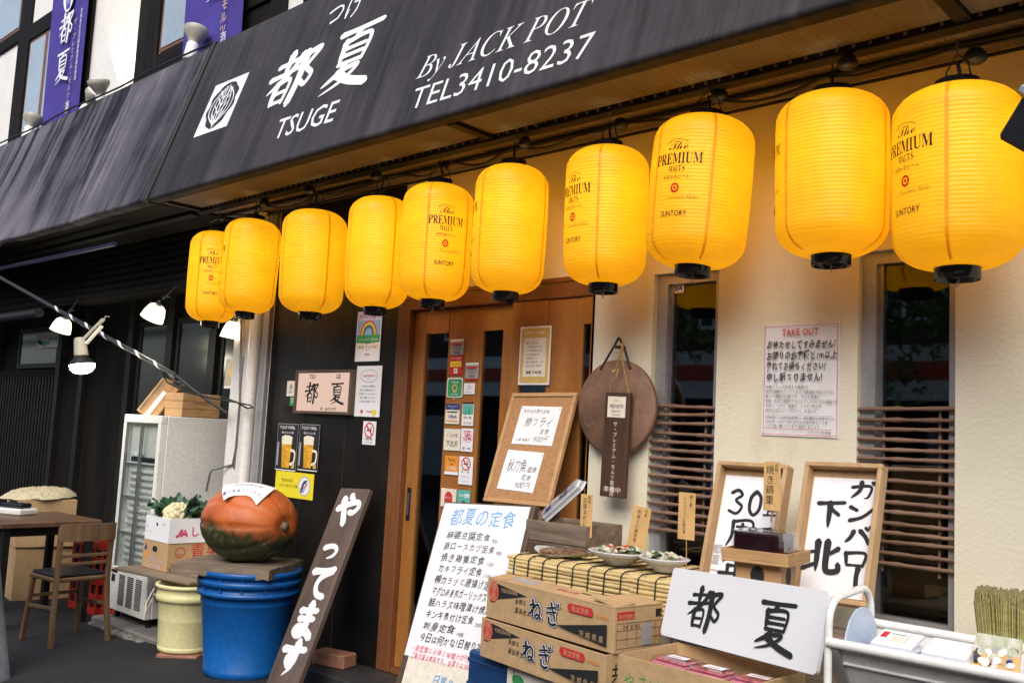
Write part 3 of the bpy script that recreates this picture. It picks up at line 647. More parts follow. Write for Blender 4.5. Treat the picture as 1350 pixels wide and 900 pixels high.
# ================================================================== LANTERNS
def lantern_profile():
    pr = []; H = .585; N = 150
    for k in range(N+1):
        q = k/N; z = -H*q
        e = min(q, 1-q); r0 = .062
        body = .19*(1-.035*(q-.42)**2*4)
        s = min(1, e/.17); r = r0+(body-r0)*math.sqrt(max(0, 1-(1-s)**2.2))
        r += .0009*math.cos(q*math.pi*2*42)*min(1, e/.05)
        pr.append((r, z))
    return pr
LP = lantern_profile()
def lr(z):
    q = min(1, max(0, -z/.585)); k = q*150; i = min(149, int(k)); return LP[i][0]+(LP[i+1][0]-LP[i][0])*(k-i)
def make_lantern():
    t = thing('paper_lantern', 'lantern', 'lantern', Matrix(), 'yellow paper lanterns in a row under the awning')
    b = MB(); b.lathe(LP, 'lantern', 48); shd = b.build('paper_shade', t)
    sm = MB()
    for a in (1.1, 2.65, 4.2, 5.4):
        vs = []
        for (r, z) in LP[2:-2:2]: vs += [((r+.0012)*math.cos(a-.03), (r+.0012)*math.sin(a-.03), z), ((r+.0012)*math.cos(a+.03), (r+.0012)*math.sin(a+.03), z)]
        sm.add(vs, [(2*i,2*i+1,2*i+3,2*i+2) for i in range(len(vs)//2-1)], 'seam', True)
    sm.build('paper_seam', shd)
    c = MB(); c.lathe([(.066,-.012),(.066,.03),(.061,.03),(.061,-.006)], 'black_plastic', 32); c.tube([(-.062,0,.012),(.062,0,.012)], .004, 'dark_metal', 6); c.build('top_ring', t)
    c = MB(); c.lathe([(.066,-.572),(.066,-.622),(.060,-.622),(.060,-.578)], 'black_plastic', 32); c.tube([(-.058,0,-.6),(.058,0,-.6)], .004, 'dark_metal', 6); c.tube([(.0,.0,-.6),(.008,0,-.635),(0,0,-.645),(-.008,0,-.635),(0,0,-.625)], .002, 'steel', 5); c.build('bottom_ring', t)
    h = MB()
    h.tube([(-.06,0,.02),(-.045,0,.08),(0,0,.125),(.045,0,.08),(.06,0,.02)], .0025, 'dark_metal', 6); h.tube([(0,0,.0),(.01,0,.06),(0,0,.10)], .006, 'cord', 6); h.tube([(0,0,.12),(.0,0,.165)], .003, 'steel', 5)
    h.tube([(0,0,-.05),(0,0,.02)], .012, 'steel', 8)
    h.build('hanging_wire', t)
    k = MB(); k.T = TR((0.02,.05,.115)); k.lathe([(0,.03),(.022,.025),(.034,.005),(.034,-.012),(.024,-.02),(0,-.022)], 'cord', 16); k.build('cord_connector', t)
    l = MB(); l.warp = lambda p: Vector(((lr(p.y)+.0022+p.z)*math.sin(p.x/.19), -(lr(p.y)+.0022+p.z)*math.cos(p.x/.19), p.y))
    l.txt('𝓣𝓱𝓮',0,-.178,.052,'lantern_ink','c',bold=-.006); l.rib(spline([(-.045,-.150),(-.02,-.136),(.02,-.14),(.04,-.152)]), .002, 'lantern_ink', .5)
    l.txt('𝐏𝐑𝐄𝐌𝐈𝐔𝐌',0,-.232,.062,'lantern_ink','c',fit=.19); l.txt('𝐌𝐀𝐋𝐓’𝐒',0,-.263,.034,'lantern_ink','c',fit=.066); l.txt('天然水生ビール',0,-.290,.019,'lantern_ink','c',fit=.105)
    le = MB(); le.warp = l.warp; le.ring(0,-.325,.017,.019,.008,'lantern_red',20); le.el(0,-.325,.005,.006,'lantern_red',10); le.build('emblem', shd); l.txt('𝑃𝑟𝑒𝑚𝑖𝑢𝑚 𝑀𝑎𝑙𝑡𝑠',.03,-.368,.02,'lantern_ink','c',fit=.115,bold=-.008)
    l.txt('SUNTORY',0,-.432,.03,'lantern_ink','c',fit=.105,bold=.012); l.build('lettering', shd)
    bu = MB(); bu.lathe([(0,-.27),(.025,-.26),(.036,-.23),(.03,-.19),(.014,-.15),(.014,-.05)], 'bulb_warm', 14); bu.build('bulb', t)
    return t
LAN = [ # centre px, top px of the paper, facing px of the print, label
 (287,307,283,'farthest lantern on the left, its whole print facing us, partly behind the next lantern'),
 (336,291,268,'second lantern from the left, last letters of its print at its left edge'),
 (417,279,None,'blank lantern third from the left, hanging over the black wall'),
 (504,262,None,'blank lantern whose right side is hidden by the lantern with the centred print'),
 (580,245,592,'lantern over the door with its whole print centred and readable'),
 (677,221,588,'lantern over the middle of the door, one letter at its left edge'),
 (802,197,757,'lantern over the door end, print turned left, first letter cut off'),
 (931,159,902,'lantern over the left window with a complete print left of centre'),
 (1097,128,1026,'large lantern above the take out notice, print mostly turned out of sight'),
 (1262,120,1205,'nearest and largest lantern at the right, with print along its left side')]
proto = make_lantern(); TILT = {7: 3.6, 1: 1.5, 9: -.6}; WIDE = (.88,.91,.99,.91,.94,.92,.93,1.04,1.01,1.06)
for i, (cx, ty, fx, lab) in enumerate(LAN):
    t = proto if i == 0 else copy_tree(proto)
    p = U(cx, ty, y=-.34); z = p.z
    toc = math.atan2(CAM.x-p.x, -(CAM.y-p.y))     # yaw that turns the print (local -Y) to the camera
    dist = (p-CAM).dot(_f); hw = .19*F/dist
    if fx is None: a = math.pi*.8
    else: a = math.asin(max(-1, min(1, (fx-cx)/hw)))
    sc = random.uniform(.985,1.015)
    t.matrix_world = TR(p) @ Matrix.Rotation(rad(TILT.get(i, 0)), 4, _f) @ Matrix.Rotation(toc+a, 4, 'Z') @ RX(random.uniform(-1,1)) @ Matrix.Scale(WIDE[i]*random.uniform(.985,1.015), 4, (1,0,0)) @ Matrix.Scale(WIDE[i]*random.uniform(.985,1.015), 4, (0,1,0)) @ Matrix.Scale(sc, 4, (0,0,1))
    t['label'] = lab
    for dz in (.17,.41):
        pl = bpy.data.lights.new('lantern_bulb_light','POINT'); pl.energy = .48; pl.color = (1,.82,.52); pl.shadow_soft_size = .05
        po = bpy.data.objects.new('lantern_bulb_light', pl); COL.objects.link(po); po.location = (p.x,p.y,p.z-dz)
b = MB(); pts = []
lx = [U(c[0], c[1], y=-.34) for c in LAN]
for i in range(len(lx)-1):
    for k in range(8):
        q = k/8; pts.append((lx[i].x+(lx[i+1].x-lx[i].x)*q, -.29+.01*math.sin(q*9+i), 2.875-.03*math.sin(math.pi*q)+.012*math.sin(i*2.1+q*6)))
pts += [(-.9,-.28,2.86),(-.4,-.28,2.85),(.6,-.28,2.86)]; pts.insert(0, (-5.95,-.25,2.87))
b.tube(pts, .006, 'cord', 6)
b.build('lantern_cable', None, None, 'slack black cable strung above the row of yellow lanterns', 'cable')
# lamp at the right edge of the picture
p = U(1406,165,y=-.80)
t = thing('floodlight', 'dark box floodlight with pale rim at the right end, beside the nearest lantern', 'floodlight', TR(p) @ RZ(-20) @ RX(0) @ RY(38))
bpy.context.view_layer.update()
b = MB(); b.box(-.075,.35,-.12,.12,-.09,.03,'dark_metal',.01); b.build('housing', t)
b = MB(); b.box(-.085,.36,-.13,.13,.031,.052,'alu',.004); b.build('rim', t)
b = MB(); iv = t.matrix_world.inverted(); e_ = iv @ Vector((p.x+.22,-.62,2.925)); b.tube([(.2,0,.05),(.2,.0,.12),e_], .013, 'dark_metal', 8); b.build('bracket', t)

# ================================================================== LEFT: lamps, pole
def shade_lamp(px, py, y, label, tilt):
    p = U(px, py, y=y); t = thing('clip_lamp', label, 'lamp', TR(p) @ RZ(20) @ RY(tilt), 'small lit lamps under the stained awning')
    s_ = MB(); s_.lathe([(.0,.06),(.045,.06),(.062,.045),(.078,0),(.088,-.055),(.083,-.055),(.07,0),(.04,.05)], 'shade_glow', 24); s_.build('lamp_shade', t)
    c = MB(); c.lathe([(0,.11),(.02,.11),(.024,.062),(0,.062)], 'black_plastic', 12); c.tube([(0,0,.1),(.03,0,.16),(.05,.02,.26)], .006, 'cord', 6); c.tube([(-.02,.02,.13),(.05,.02,.17)], .01, 'dark_metal', 6); c.build('holder', t)
    return t
shade_lamp(82,429,-.15,'small lit shade behind the striped pole, next to the bulb lamp',20)
shade_lamp(204,412,-.15,'lit tilted shade hanging above the fridge, right of the striped pole',28)
shade_lamp(309,436,-.05,'lit shade mostly hidden below the farthest lantern by the white pillar',10)
for px,py,y in ((82,440,-.2),(202,425,-.2),(112,490,-.62)):
    pl = bpy.data.lights.new('lamp_light','POINT'); pl.energy = 3; pl.color = (1,.9,.7); pl.shadow_soft_size = .08
    po = bpy.data.objects.new('lamp_light', pl); COL.objects.link(po); po.location = U(px,py,y=y)-Vector((0,0,.1))
pa = U(-30,349,y=-.6); pb = U(232,495,y=-.28); pc = U(300,545,y=-.1)
t = thing('striped_pole', 'long slanting black pole wound with white stripes, tied above the fridge', 'pole', TR(pb))
b = MB(); A = pa-pb; b.tube([A, (0,0,0)], .016, 'pole_black', 12); b.build('pole', t)
b = MB(); d = -A.normalized(); L = A.length; e1 = d.orthogonal().normalized(); e2 = d.cross(e1); pts = []
vs = []; 
n0 = int(400); s0 = L*.44
for k in range(n0+1):
    q = s0+(L*.97-s0)*k/n0; a = q/.26*2*math.pi
    for off in (-.025,.025): vs.append(A+d*(q+off)+(e1*math.cos(a)+e2*math.sin(a))*.0175)
b.add(vs, [(2*i,2*i+1,2*i+3,2*i+2) for i in range(n0)], 'paper', True); b.build('tape', t)
b = MB(); b.tube([Vector((0,0,0)), (pc-pb)*.5+Vector((0,0,-.01)), pc-pb], .011, 'pole_black', 8); b.build('pole_end', t)
b = MB(); q0 = U(212,493,y=-.3)
b.tube([U(x_,y_,y=q) for x_,y_,q in ((212,493,-.34),(222,505,-.34),(250,518,-.3),(280,525,-.25),(310,530,-.18),(330,534,-.1),(334,537,-.1),(326,538,-.12),(312,530,-.14),(290,522,-.18))], .006, 'cord', 6)
b.build('black_cable', None, None, 'black cable looping from the striped pole to the white pillar', 'cable')
b = MB(); b.tube([U(x_,y_,y=-.06) for x_,y_ in ((318,420),(317,470),(316,530),(311,590),(307,612),(300,614))]+[U(280,619,y=-.12),U(277,624,y=-.12),U(272,647,y=-.12)], .0075, 'steel', 8)
b.build('bent_pipe', None, None, 'thin bent grey pipe running down the white pillar beside the fridge', 'pipe')
# clamp lamp on the pole
p = U(108,478,y=-.52)
t = thing('clamp_lamp', 'beige clamp lamp with a large lit bulb hanging from the striped pole', 'lamp', TR(p) @ RZ(43) @ RY(-10) @ Matrix.Scale(.86,4))
b = MB(); b.T = RY(0); b.lathe([(0,.22),(.042,.22),(.05,.20),(.058,.08),(.058,.06),(0,.06)], 'lamp_cream', 24); b.build('socket', t)
b = MB(); b.lathe([(.05,.06),(.06,.045),(.105,.0),(.108,-.015),(.1,-.018)], 'dark_metal', 28); b.build('reflector', t)
b = MB(); b.lathe([(.104,-.016),(.1,-.05),(.075,-.08),(.04,-.094),(0,-.098)], 'bulb', 28); b.build('bulb', t)
b = MB(); b.obox((.03,0,.20),(.22,0,.36),.05,.018,'lamp_cream',bev=.004); b.obox((.05,0,.16),(.20,0,.30),.05,.014,'white_metal',bev=.004); b.tube([(.2,0,.34),(.24,0,.38),(.27,.0,.37)],.006,'steel',6); b.build('clamp', t)
# paper notices on the dark store front
for (x0,y0,x1,y1,lab,m) in ((49,440,80,458,'crumpled pale notice on the window above the dark lattice','grey'),):
    Mf,w_,h_ = wallrect(x0,y0,x1,y1,LY-.045); b = sheet(w_,h_,.004,'paper_warm'); 
    for k in range(9): b.el(random.uniform(-.4,.4)*w_,random.uniform(-.35,.35)*h_,w_*.09,h_*.12,random.choice(['teal','grey','ink']),8)
    b.build('notice', None, Mf, lab, 'notice')
Mf,w_,h_ = wallrect(297,473,315,512,.3); b = sheet(w_,h_,.004,'grey'); b.ring(0,0,w_*.36,w_*.5,.02,'gold'); b.el(0,.01,w_*.2,w_*.25,'gold',12); b.rc(-w_*.45,-h_*.48,w_*.45,-h_*.42,'paper'); b.build('poster', None, Mf, 'dark poster with a round gold figure between the fridge top and the white pillar', 'poster')

# ================================================================== LEFT: furniture
def chair(mw, label, group):
    t = thing('wooden_chair', label, 'chair', mw, group)          # back at +X side, seat faces -X
    W = .19; D = .38
    s_ = MB(); s_.box(-D+.02,.0,-W,W,.425,.455,'chair_wood',.008); s_.build('seat_frame', t)
    c = MB(); c.box(-D+.03,-.015,-W+.012,W-.012,.456,.478,'leather',.01); c.build('seat', t)
    for sg in (-1,1):
        l = MB(); pts = [Vector((.045,sg*(W+.012),0)),Vector((.012,sg*W,.22)),Vector((0,sg*(W-.01),.43)),Vector((.0,sg*(W-.008),.62)),Vector((.01,sg*(W-.004),.79))]
        for a, e in zip(pts[:-1], pts[1:]): l.obox(a, e+(e-a)*.02, .034, .03, 'chair_wood', (0,1,0), .004)
        l.build('leg', t)
        l = MB(); l.obox((-D+.05,sg*(W-.02),.43),(-D+.02,sg*(W+.006),0),.03,.03,'chair_wood',(0,1,0),.004); l.build('leg', t)
        l = MB(); l.obox((-D+.04,sg*(W-.006),.24),(.02,sg*(W-.004),.26),.016,.024,'chair_wood',bev=.003); l.build('stretcher', t)
    bk = MB(); NY = 10; vs = []
    for k in range(NY+1):
        yy = -W-.01+(2*W+.02)*k/NY; xx = .012+.03*math.cos(math.pi*(k/NY-.5))-.005
        for dx in (0,.018):
            for zz in (.70,.815): vs.append((xx+dx, yy, zz))
    fs = []
    for k in range(NY):
        a = k*4; e = a+4; fs += [(a,e,e+1,a+1),(a+2,a+3,e+3,e+2),(a+1,e+1,e+3,a+3),(a,a+2,e+2,e)]
    fs += [(0,1,3,2),(NY*4,NY*4+2,NY*4+3,NY*4+1)]
    bk.add(vs, fs, 'chair_wood', False); bk.build('backrest', t)
    for z_, xo in ((.60,.004),(.545,.002)): r = MB(); r.obox((xo,-W+.02,z_),(xo,W-.02,z_),.014,.022,'chair_wood',bev=.003); r.build('back_rail', t)
    r = MB(); r.obox((-D+.04,-W+.02,.30),(-D+.04,W-.02,.30),.016,.022,'chair_wood',bev=.003); r.build('stretcher', t)
    return t
ch = chair(TR((-6.42,-.69,0)) @ RZ(6) @ Matrix.Scale(.97,4), 'nearest wooden cafe chair with black seat, its back towards us, left of the fridge', 'wooden chairs at the left table')
ch2 = copy_tree(ch); ch2.matrix_world = TR((-8.0,-1.03,0)) @ RZ(170); ch2['label'] = 'dark wooden chair behind the table, only its back and seat edge showing'
t = thing('cafe_table', 'brown square cafe table with dark legs at the far left edge', 'table', TR((-7.35,-.62,0)) @ RZ(4))
b = MB(); b.box(-.42,.30,-.42,.30,.70,.74,'table_wood',.006); b.build('table_top', t)
for sx in (-.36,.24):
    for sy in (-.36,.24): b = MB(); b.obox((sx,sy,0),(sx,sy,.70),.05,.05,'dark_metal',(0,1,0),.004); b.build('leg', t)
b = MB(); b.box(-.38,.26,-.38,.26,.64,.698,'dark_wood_x'); b.build('apron', t)
b = MB(); b.box(-.13,.13,-.09,.09,0,.05,'white_metal',.012); b.box(-.1,.1,-.06,.06,.051,.085,'leather',.012); p = U(8,655,y=-.75)
b.build('tissue_box', None, TR((-7.62,-.72,.741)) @ RZ(25), 'white and black box on the far left corner of the table', 'box')
def carton(L, W, H, m='card', flaps=True, t=.006):
    b = MB(); b.box(-L/2,L/2,-W/2,W/2,0,H,m,.003); return b
b = carton(.52,.44,.42); b.build('cardboard_box', None, TR((-8.38,-.24,0)) @ RZ(-8), 'lower large cardboard box behind the table, under the one with a handle hole', 'box', 'cardboard boxes behind the table')
b = carton(.52,.44,.38)
b.T = frame((.261,0,.25),(0,1,0),(0,0,1)); b.start(.001); b.pg([(.06*math.cos(a)*1.0,.018*math.sin(a)) for a in [k*.4 for k in range(16)]],'ink'); b.T = Matrix()
b.build('cardboard_box', None, TR((-8.36,-.25,.423)) @ RZ(-10), 'upper cardboard box with a handle hole carrying the shaggy straw mat', 'box', 'cardboard boxes behind the table')
b = MB(); N = 40; vs = [(0,0,.09)]; fs = []
for i in range(1,9):
    for k in range(N):
        a = 2*math.pi*k/N; r = .36*i/8*(1+(.06*random.uniform(-1,1) if i == 8 else 0)); z = .09*(1-(i/8)**4)+random.uniform(-.012,.012)
        vs.append((r*math.cos(a), r*math.sin(a), max(.0,z)))
for k in range(N): fs.append((0,1+k,1+(k+1)%N))
for i in range(7):
    for k in range(N): fs.append((1+i*N+k,1+(i+1)*N+k,1+(i+1)*N+(k+1)%N,1+i*N+(k+1)%N))
b.add(vs,fs,'shaggy',True)
for k in range(260):
    a = random.uniform(0,6.28); r = .36*math.sqrt(random.random()); z = .09*(1-(r/.36)**4); q = random.uniform(0,6.28); l = .035
    b.add([(r*math.cos(a),r*math.sin(a),z),(r*math.cos(a)+.008,r*math.sin(a),z),(r*math.cos(a)+l*math.cos(q),r*math.sin(a)+l*math.sin(q),z+random.uniform(.0,.022))],[(0,1,2)],'shaggy')
b.build('straw_mat', None, TR((-8.36,-.27,.81)) @ RX(3) @ Matrix.Scale(.8,4), 'pale shaggy round straw mat lying on the upper cardboard box', 'mat')
def beer_crate(mw, label, m, group):
    L,W,H = .44,.34,.27; b = MB()
    for z0,z1 in ((.0,.05),(.11,.15),(.22,.27)):
        b.box(-L/2,L/2,-W/2,-W/2+.015,z0,z1,m,.002); b.box(-L/2,L/2,W/2-.015,W/2,z0,z1,m,.002); b.box(-L/2,-L/2+.015,-W/2+.015,W/2-.015,z0,z1,m,.002); b.box(L/2-.015,L/2,-W/2+.015,W/2-.015,z0,z1,m,.002)
    for x in (-.215,-.11,0,.11,.215):
        for sy in (-1,1): b.box(x-.012,x+.012,sy*(W/2-.008)-.006,sy*(W/2-.008)+.006,.001,.268,m)
    for y in (-.1,.0,.1):
        for sx in (-1,1): b.box(sx*(L/2-.008)-.006,sx*(L/2-.008)+.006,y-.012,y+.012,.001,.268,m)
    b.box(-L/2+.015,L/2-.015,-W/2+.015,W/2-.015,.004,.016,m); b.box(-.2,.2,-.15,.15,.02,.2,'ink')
    return b.build('bottle_crate', None, mw, label, 'crate', group)
for k,(x,y,z,lab) in enumerate(((-7.02,-.12,0,'bottom red crate of the stack nearest the fridge'),(-7.03,-.11,.272,'top red crate of the stack behind the chair, nearest the fridge'),(-7.42,-.2,0,'bottom red crate of the left stack behind the chair'),(-7.43,-.19,.272,'top red crate of the left stack behind the chair'))):
    beer_crate(TR((x-.1,y+.16,z)) @ RZ(3*k-4), lab, 'red_plastic', 'red bottle crates')
beer_crate(TR((-7.45,.36,.40)) @ RZ(5), 'dark blue crate in the shade behind the red crates', 'blue_crate', None)
pA = U(-24,905,y=-1.5); pB = U(-39,720,y=-1.5); dP = (pB-pA).normalized(); rP = 34*(pA-CAM).dot(_f)/F
b = MB(); b.tube([dP*-.2,dP*3.4], rP, 'pole_grey', 24); b.tube([dP*1.9,dP*1.94], rP*1.08, 'dark_metal', 24)
b.build('street_pole', None, TR(pA), 'worn grey leaning street pole cut off by the left edge of the picture', 'pole')

# fridge
FX0,FX1,FY0,FY1 = -6.98,-6.40,-.25,.28
t = thing('display_fridge', 'tall white display fridge with a glass door facing the street', 'fridge', TR(((FX0+FX1)/2,FY0,.055)))
w2 = (FX1-FX0)/2; D = FY1-FY0
b = MB(); b.box(-w2,w2,.05,D,.06,1.475,'fridge_white',.006); b.build('cabinet', t)
b = MB(); b.box(-w2+.001,w2-.001,-.0,.049,1.415,1.475,'fridge_front',.006); b.box(-w2+.001,w2-.001,.0,.049,.06,.37,'fridge_front',.006); b.box(-w2+.001,-w2+.045,.0,.049,.37,1.415,'fridge_front',.004); b.box(w2-.045,w2-.001,.0,.049,.37,1.415,'fridge_front',.004)
b.build('front_frame', t)
b = MB()
for k in range(16):
    for x0 in (-.13,.0,.13): b.box(x0,x0+.09,-.003,.0005,.11+k*.0135,.117+k*.0135,'ink')
b.box(-.25,-.2,-.004,.0005,.26,.31,'ink'); b.box(-.26,-.17,-.004,.0005,.325,.345,'dark_metal'); b.build('grille', t)
b = MB(); b.box(-w2+.045,w2-.045,.0485,.0495,.37,1.415,'fridge_front')
for z in (.62,.88,1.12): b.box(-w2+.05,w2-.05,.020,.048,z,z+.012,'white_metal')
for k in range(14): b.box(-.18,.16,.03,.047,.42+k*.047+(0.02 if k>4 else 0),.445+k*.047+(.02 if k>4 else 0),'white_metal',.006)
b.box(-.19,.2,.03,.047,1.132,1.17,'leather',.006); b.box(-.18,-.02,.028,.046,1.171,1.19,'paper'); b.build('shelves', t)
b = MB(); b.box(-w2+.045,w2-.045,.006,.012,.37,1.415,'clear'); b.box(-.012,.012,.0,.018,.37,1.415,'steel'); b.box(-w2+.045,-w2+.06,.002,.018,.37,1.415,'steel'); b.build('glass_door', t)
for sx in (-.24,.24): b = MB(); b.tube([(sx,.06,0),(sx,.06,.06)], .02, 'dark_metal', 10); b.build('foot', t)
# wooden boxes on the fridge
FT = .055+1.475
N0 = U(247,547,z=FT+.002)
t = thing('wine_box', 'square pine wine box with printed end standing on top of the fridge', 'box', TR((-6.40,.02,FT+.002)))
b = MB(); L,W,H = .26,.30,.17
for z0,z1 in ((0,.055),(.057,.112),(.114,H)): b.box(-L,0,-.12,W-.12,z0,z1,'pine',.002)
b.T = frame((0,.03,.08),(0,1,0),(0,0,1)); b.start(.001); b.txt('VINOZZI',0,.01,.035,'brown_wood','c',fit=.13); b.txt('ITALIA',0,-.025,.016,'brown_wood','c'); b.T = Matrix()
b.build('crate_body', t)
p = U(205,543,y=-.17)
t = thing('wrapped_plank_box', 'narrow wooden box with a white strip leaning on the wine box, top wrapped in foil', 'box', frame(U(188,543,y=-.16), (.58,.60,-.56), (.39,.41,.82)))
b = MB(); b.box(-.02,.13,0,.30,-.09,.09,'pine',.004); b.start(.0905)
b.box(.02,.022,0.0,.3,.0901,.0915,'brown_wood'); b.box(.088,.09,0.0,.3,.0901,.0915,'brown_wood'); b.rc(.045,.01,.075,.23,'paper'); b.rc(-.01,.02,.01,.29,'old_wood'); b.build('box_body', t)
b = MB(); b.T = TR((.06,.315,.0))
for k in range(60):
    a = random.uniform(0,6.28); q = random.uniform(-1,1); r = .055; c_ = Vector((r*1.2*math.cos(a),r*.7*q,r*1.2*math.sin(a))); b.add([c_+Vector([random.uniform(-.03,.03) for _ in range(3)]) for _ in range(3)], [(0,1,2)], 'steel')
b.build('foil_wrap', t)

# planks, buckets, boxes, pumpkin
N = U(218,757,z=.50); bx1, by0 = N.x, N.y
yb = thing('yellow_bucket', 'pale yellow plastic bucket with a wire handle on a brick, left of the blue buckets', 'bucket', TR((-5.66,-.33,.075)))
b = MB(); b.lathe([(0,.0),(.165,.0),(.17,.006),(.172,.03),(.166,.034),(.188,.30),(.192,.305),(.204,.31),(.206,.335),(.2,.345),(.196,.36),(.199,.385),(.212,.39),(.212,.405),(.2,.41),(.19,.40),(.17,.02)], 'yellow_plastic', 48); b.build('bucket_body', yb)
b = MB(); b.tube([(.21*math.cos(a)*1.02,.21*math.sin(a)*1.02-.0,.34-.12*abs(math.sin((a-2.2)*1.6))) for a in [2.2+k*.12 for k in range(17)]], .005, 'steel', 6); b.tube([(-.16,-.16,.36),(-.19,-.19,.27),(-.17,-.20,.20),(-.15,-.17,.30)], .004, 'paper_warm', 5); b.build('handle', yb)
b = MB(); b.box(-.13,.13,-.07,.07,0,.066,'brick',.006); P0 = U(231,876,z=.04); b.build('brick', None, TR((-5.58,-.40,gz(-5.6)-.046)) @ RZ(38), 'reddish brick under the yellow bucket', 'brick')
b = MB(); b.box(-.34,.47,-.13,.4,0,.022,'old_wood',.004); b.build('thin_plank', None, TR((-5.99,-.36,.4885)) @ RZ(8), 'thin grey plank under the cauliflower boxes, resting on the yellow bucket', 'plank')
BX = thing('fruit_box', 'brown printed cardboard box beneath the white cauliflower box', 'box', TR((bx1,by0,.511)))
b = MB(); b.box(-.34,0,0,.42,0,.185,'card',.003)
b.T = frame((-.17,0,.09),(1,0,0),(0,0,1)); b.start(.001); b.pg([(.035*math.cos(k*.4),.045+.02*math.sin(k*.4)) for k in range(16)],'ink'); b.txt('九州産だいこん',.02,-.04,.035,'lilac','c',fit=.2); b.txt('農協共選',.02,-.075,.022,'lilac','c',fit=.14); b.pg([(-.15,.03),(-.105,.03),(-.128,.075)],'navy'); b.rc(-.145,-.02,-.11,.015,'orange')
b.T = frame((0,.21,.09),(0,1,0),(0,0,1)); b.start(.001); b.ring(-.12,.035,.035,.035,.006,'red'); b.rib(spline([(-.138,.03),(-.12,.015),(-.102,.03)]),.004,'red'); b.txt('青果',.06,.0,.11,'red','c'); b.rc(-.19,-.08,.19,-.062,'brown_wood'); b.T = Matrix(); b.build('box_body', BX)
CB = thing('cauliflower_box', 'white open box with a red printed emblem, full of cauliflowers', 'box', TR((bx1+.005,by0-.003,.698)))
b = MB(); L,W,H = .33,.42,.16
b.box(-L,0,0,.006,0,H,'paper',.001); b.box(-L,0,W-.006,W,0,H,'paper',.001); b.box(-L,-L+.006,.006,W-.006,0,H,'paper'); b.box(-.006,0,.006,W-.006,0,H,'paper'); b.box(-L+.006,-.006,.006,W-.006,.0,.006,'paper'); b.box(-L+.007,-.007,.007,W-.007,.007,H-.03,'leaf')
b.T = frame((0,.0,.0),(0,1,0),(0,0,1)); b.start(.001); k=.0
b.rib([(.055,.045),(.068,.045),(.09,.085)],.014,'pink',0); b.rib([(.088,.045),(.115,.085),(.128,.045)],.012,'pink',0); b.rib([(.1,.058),(.125,.058)],.01,'pink',0); b.txt('し',.15,.045,.07,'pink',bold=.02); b.txt('かの',.23,.045,.06,'pink',bold=.02)
b.T = frame((-L/2,0,.08),(1,0,0),(0,0,1)); b.start(.001); b.pg([(.012*math.cos(k_*.5),.03+.012*math.sin(k_*.5)) for k_ in range(13)],'ink'); b.txt('共選',.07,.03,.02,'grey'); b.txt('かりふらわー',-.15,-.03,.016,'grey'); b.txt('長野',-.15,.0,.016,'grey'); b.T = Matrix()
b.build('box_body', CB)
def cauli(mw, label, r, face):
    t = thing('cauliflower', label, 'cauliflower', mw, 'cauliflowers in the white box')
    rd = random.Random(int(r*1000)); b = MB(); fv = Vector(face).normalized()
    for k in range(150):
        d = Vector((rd.gauss(0,1),rd.gauss(0,1),rd.gauss(0,1))).normalized(); d = (d+fv*.55).normalized(); q = r*rd.uniform(.13,.2)
        b.T = TR(d*r*.80) ; b.lathe([(q*math.sin(a),-q*math.cos(a)) for a in [math.pi*i/5 for i in range(6)]], 'curd', 8)
    b.T = Matrix(); b.lathe([(r*.78*math.sin(a),-r*.78*math.cos(a)) for a in [math.pi*i/10 for i in range(11)]], 'curd', 16)
    b.T = Matrix(); b.build('curd', t)
    l = MB()
    for k in range(110):
        a = rd.uniform(0,6.283); d = Vector((math.cos(a),math.sin(a),rd.uniform(.1,1.1))).normalized()
        if d.dot(fv) > .42: continue
        side = d.cross(Vector((0,0,1))).normalized(); up = side.cross(d); wd = r*rd.uniform(.28,.55); ln = r*rd.uniform(.8,1.5); base = d*r*.75-Vector((0,0,r*.4))
        vs = []
        for i in range(6):
            q = i/5; c_ = base+(d*.55+Vector((0,0,.75))).normalized()*ln*q+d*(.25*ln*q*q*rd.uniform(.6,1.4)) - Vector((0,0,.25*ln*q**3))
            for j in (-1,-.5,0,.5,1): vs.append(c_+side*wd*j*math.sin(math.pi*(.15+.8*q))+d*(-.25*wd*abs(j))+up*rd.uniform(-.012,.012)*(abs(j)+q))
        l.add(vs, [(i*5+j,i*5+j+1,(i+1)*5+j+1,(i+1)*5+j) for i in range(5) for j in range(4)], 'leaf', True)
    l.build('leaves', t); return t
cv = (CAM-Vector((-6.2,-.3,.85))).normalized()
cauli(TR((bx1-.10,by0+.10,.86)), 'left cauliflower with a large white head among dark leaves', .105, cv+Vector((-.35,-.3,.35)))
cauli(TR((bx1-.08,by0+.32,.84)), 'right cauliflower half hidden by the pumpkin', .1, cv+Vector((.0,-.2,.5)))
cauli(TR((bx1-.24,by0+.2,.85)), 'leafy cauliflower at the back of the box showing only dark leaves', .115, (0,0,1))
BBX, BBY = -4.92, -.37; g0 = gz(BBX)
def bucket(z, label, m='blue_plastic'):
    t = thing('blue_bucket', label, 'bucket', TR((BBX,BBY,z)), 'nested blue buckets under the wooden slab')
    b = MB(); b.lathe([(0,0),(.212,0),(.222,.01),(.226,.04),(.222,.045),(.262,.40),(.266,.405),(.266,.41),(.268,.45),(.288,.452),(.290,.475),(.272,.478),(.274,.505),(.292,.508),(.294,.535),(.285,.54),(.27,.535),(.22,.03),(0,.02)], m, 56)
    r = b
    for k in range(14):
        a = 2*math.pi*k/14+.2; r.T = RZ(math.degrees(a)); r.box(.266,.283,-.006,.006,.478,.506,m)
    b.T = Matrix(); b.build('bucket_body', t)
    return t
bucket(g0, 'lower large blue plastic bucket with its whole side visible')
bucket(g0+.052, 'inner blue bucket nested in the lower one, only its rim showing under the slab')
SZ = .712
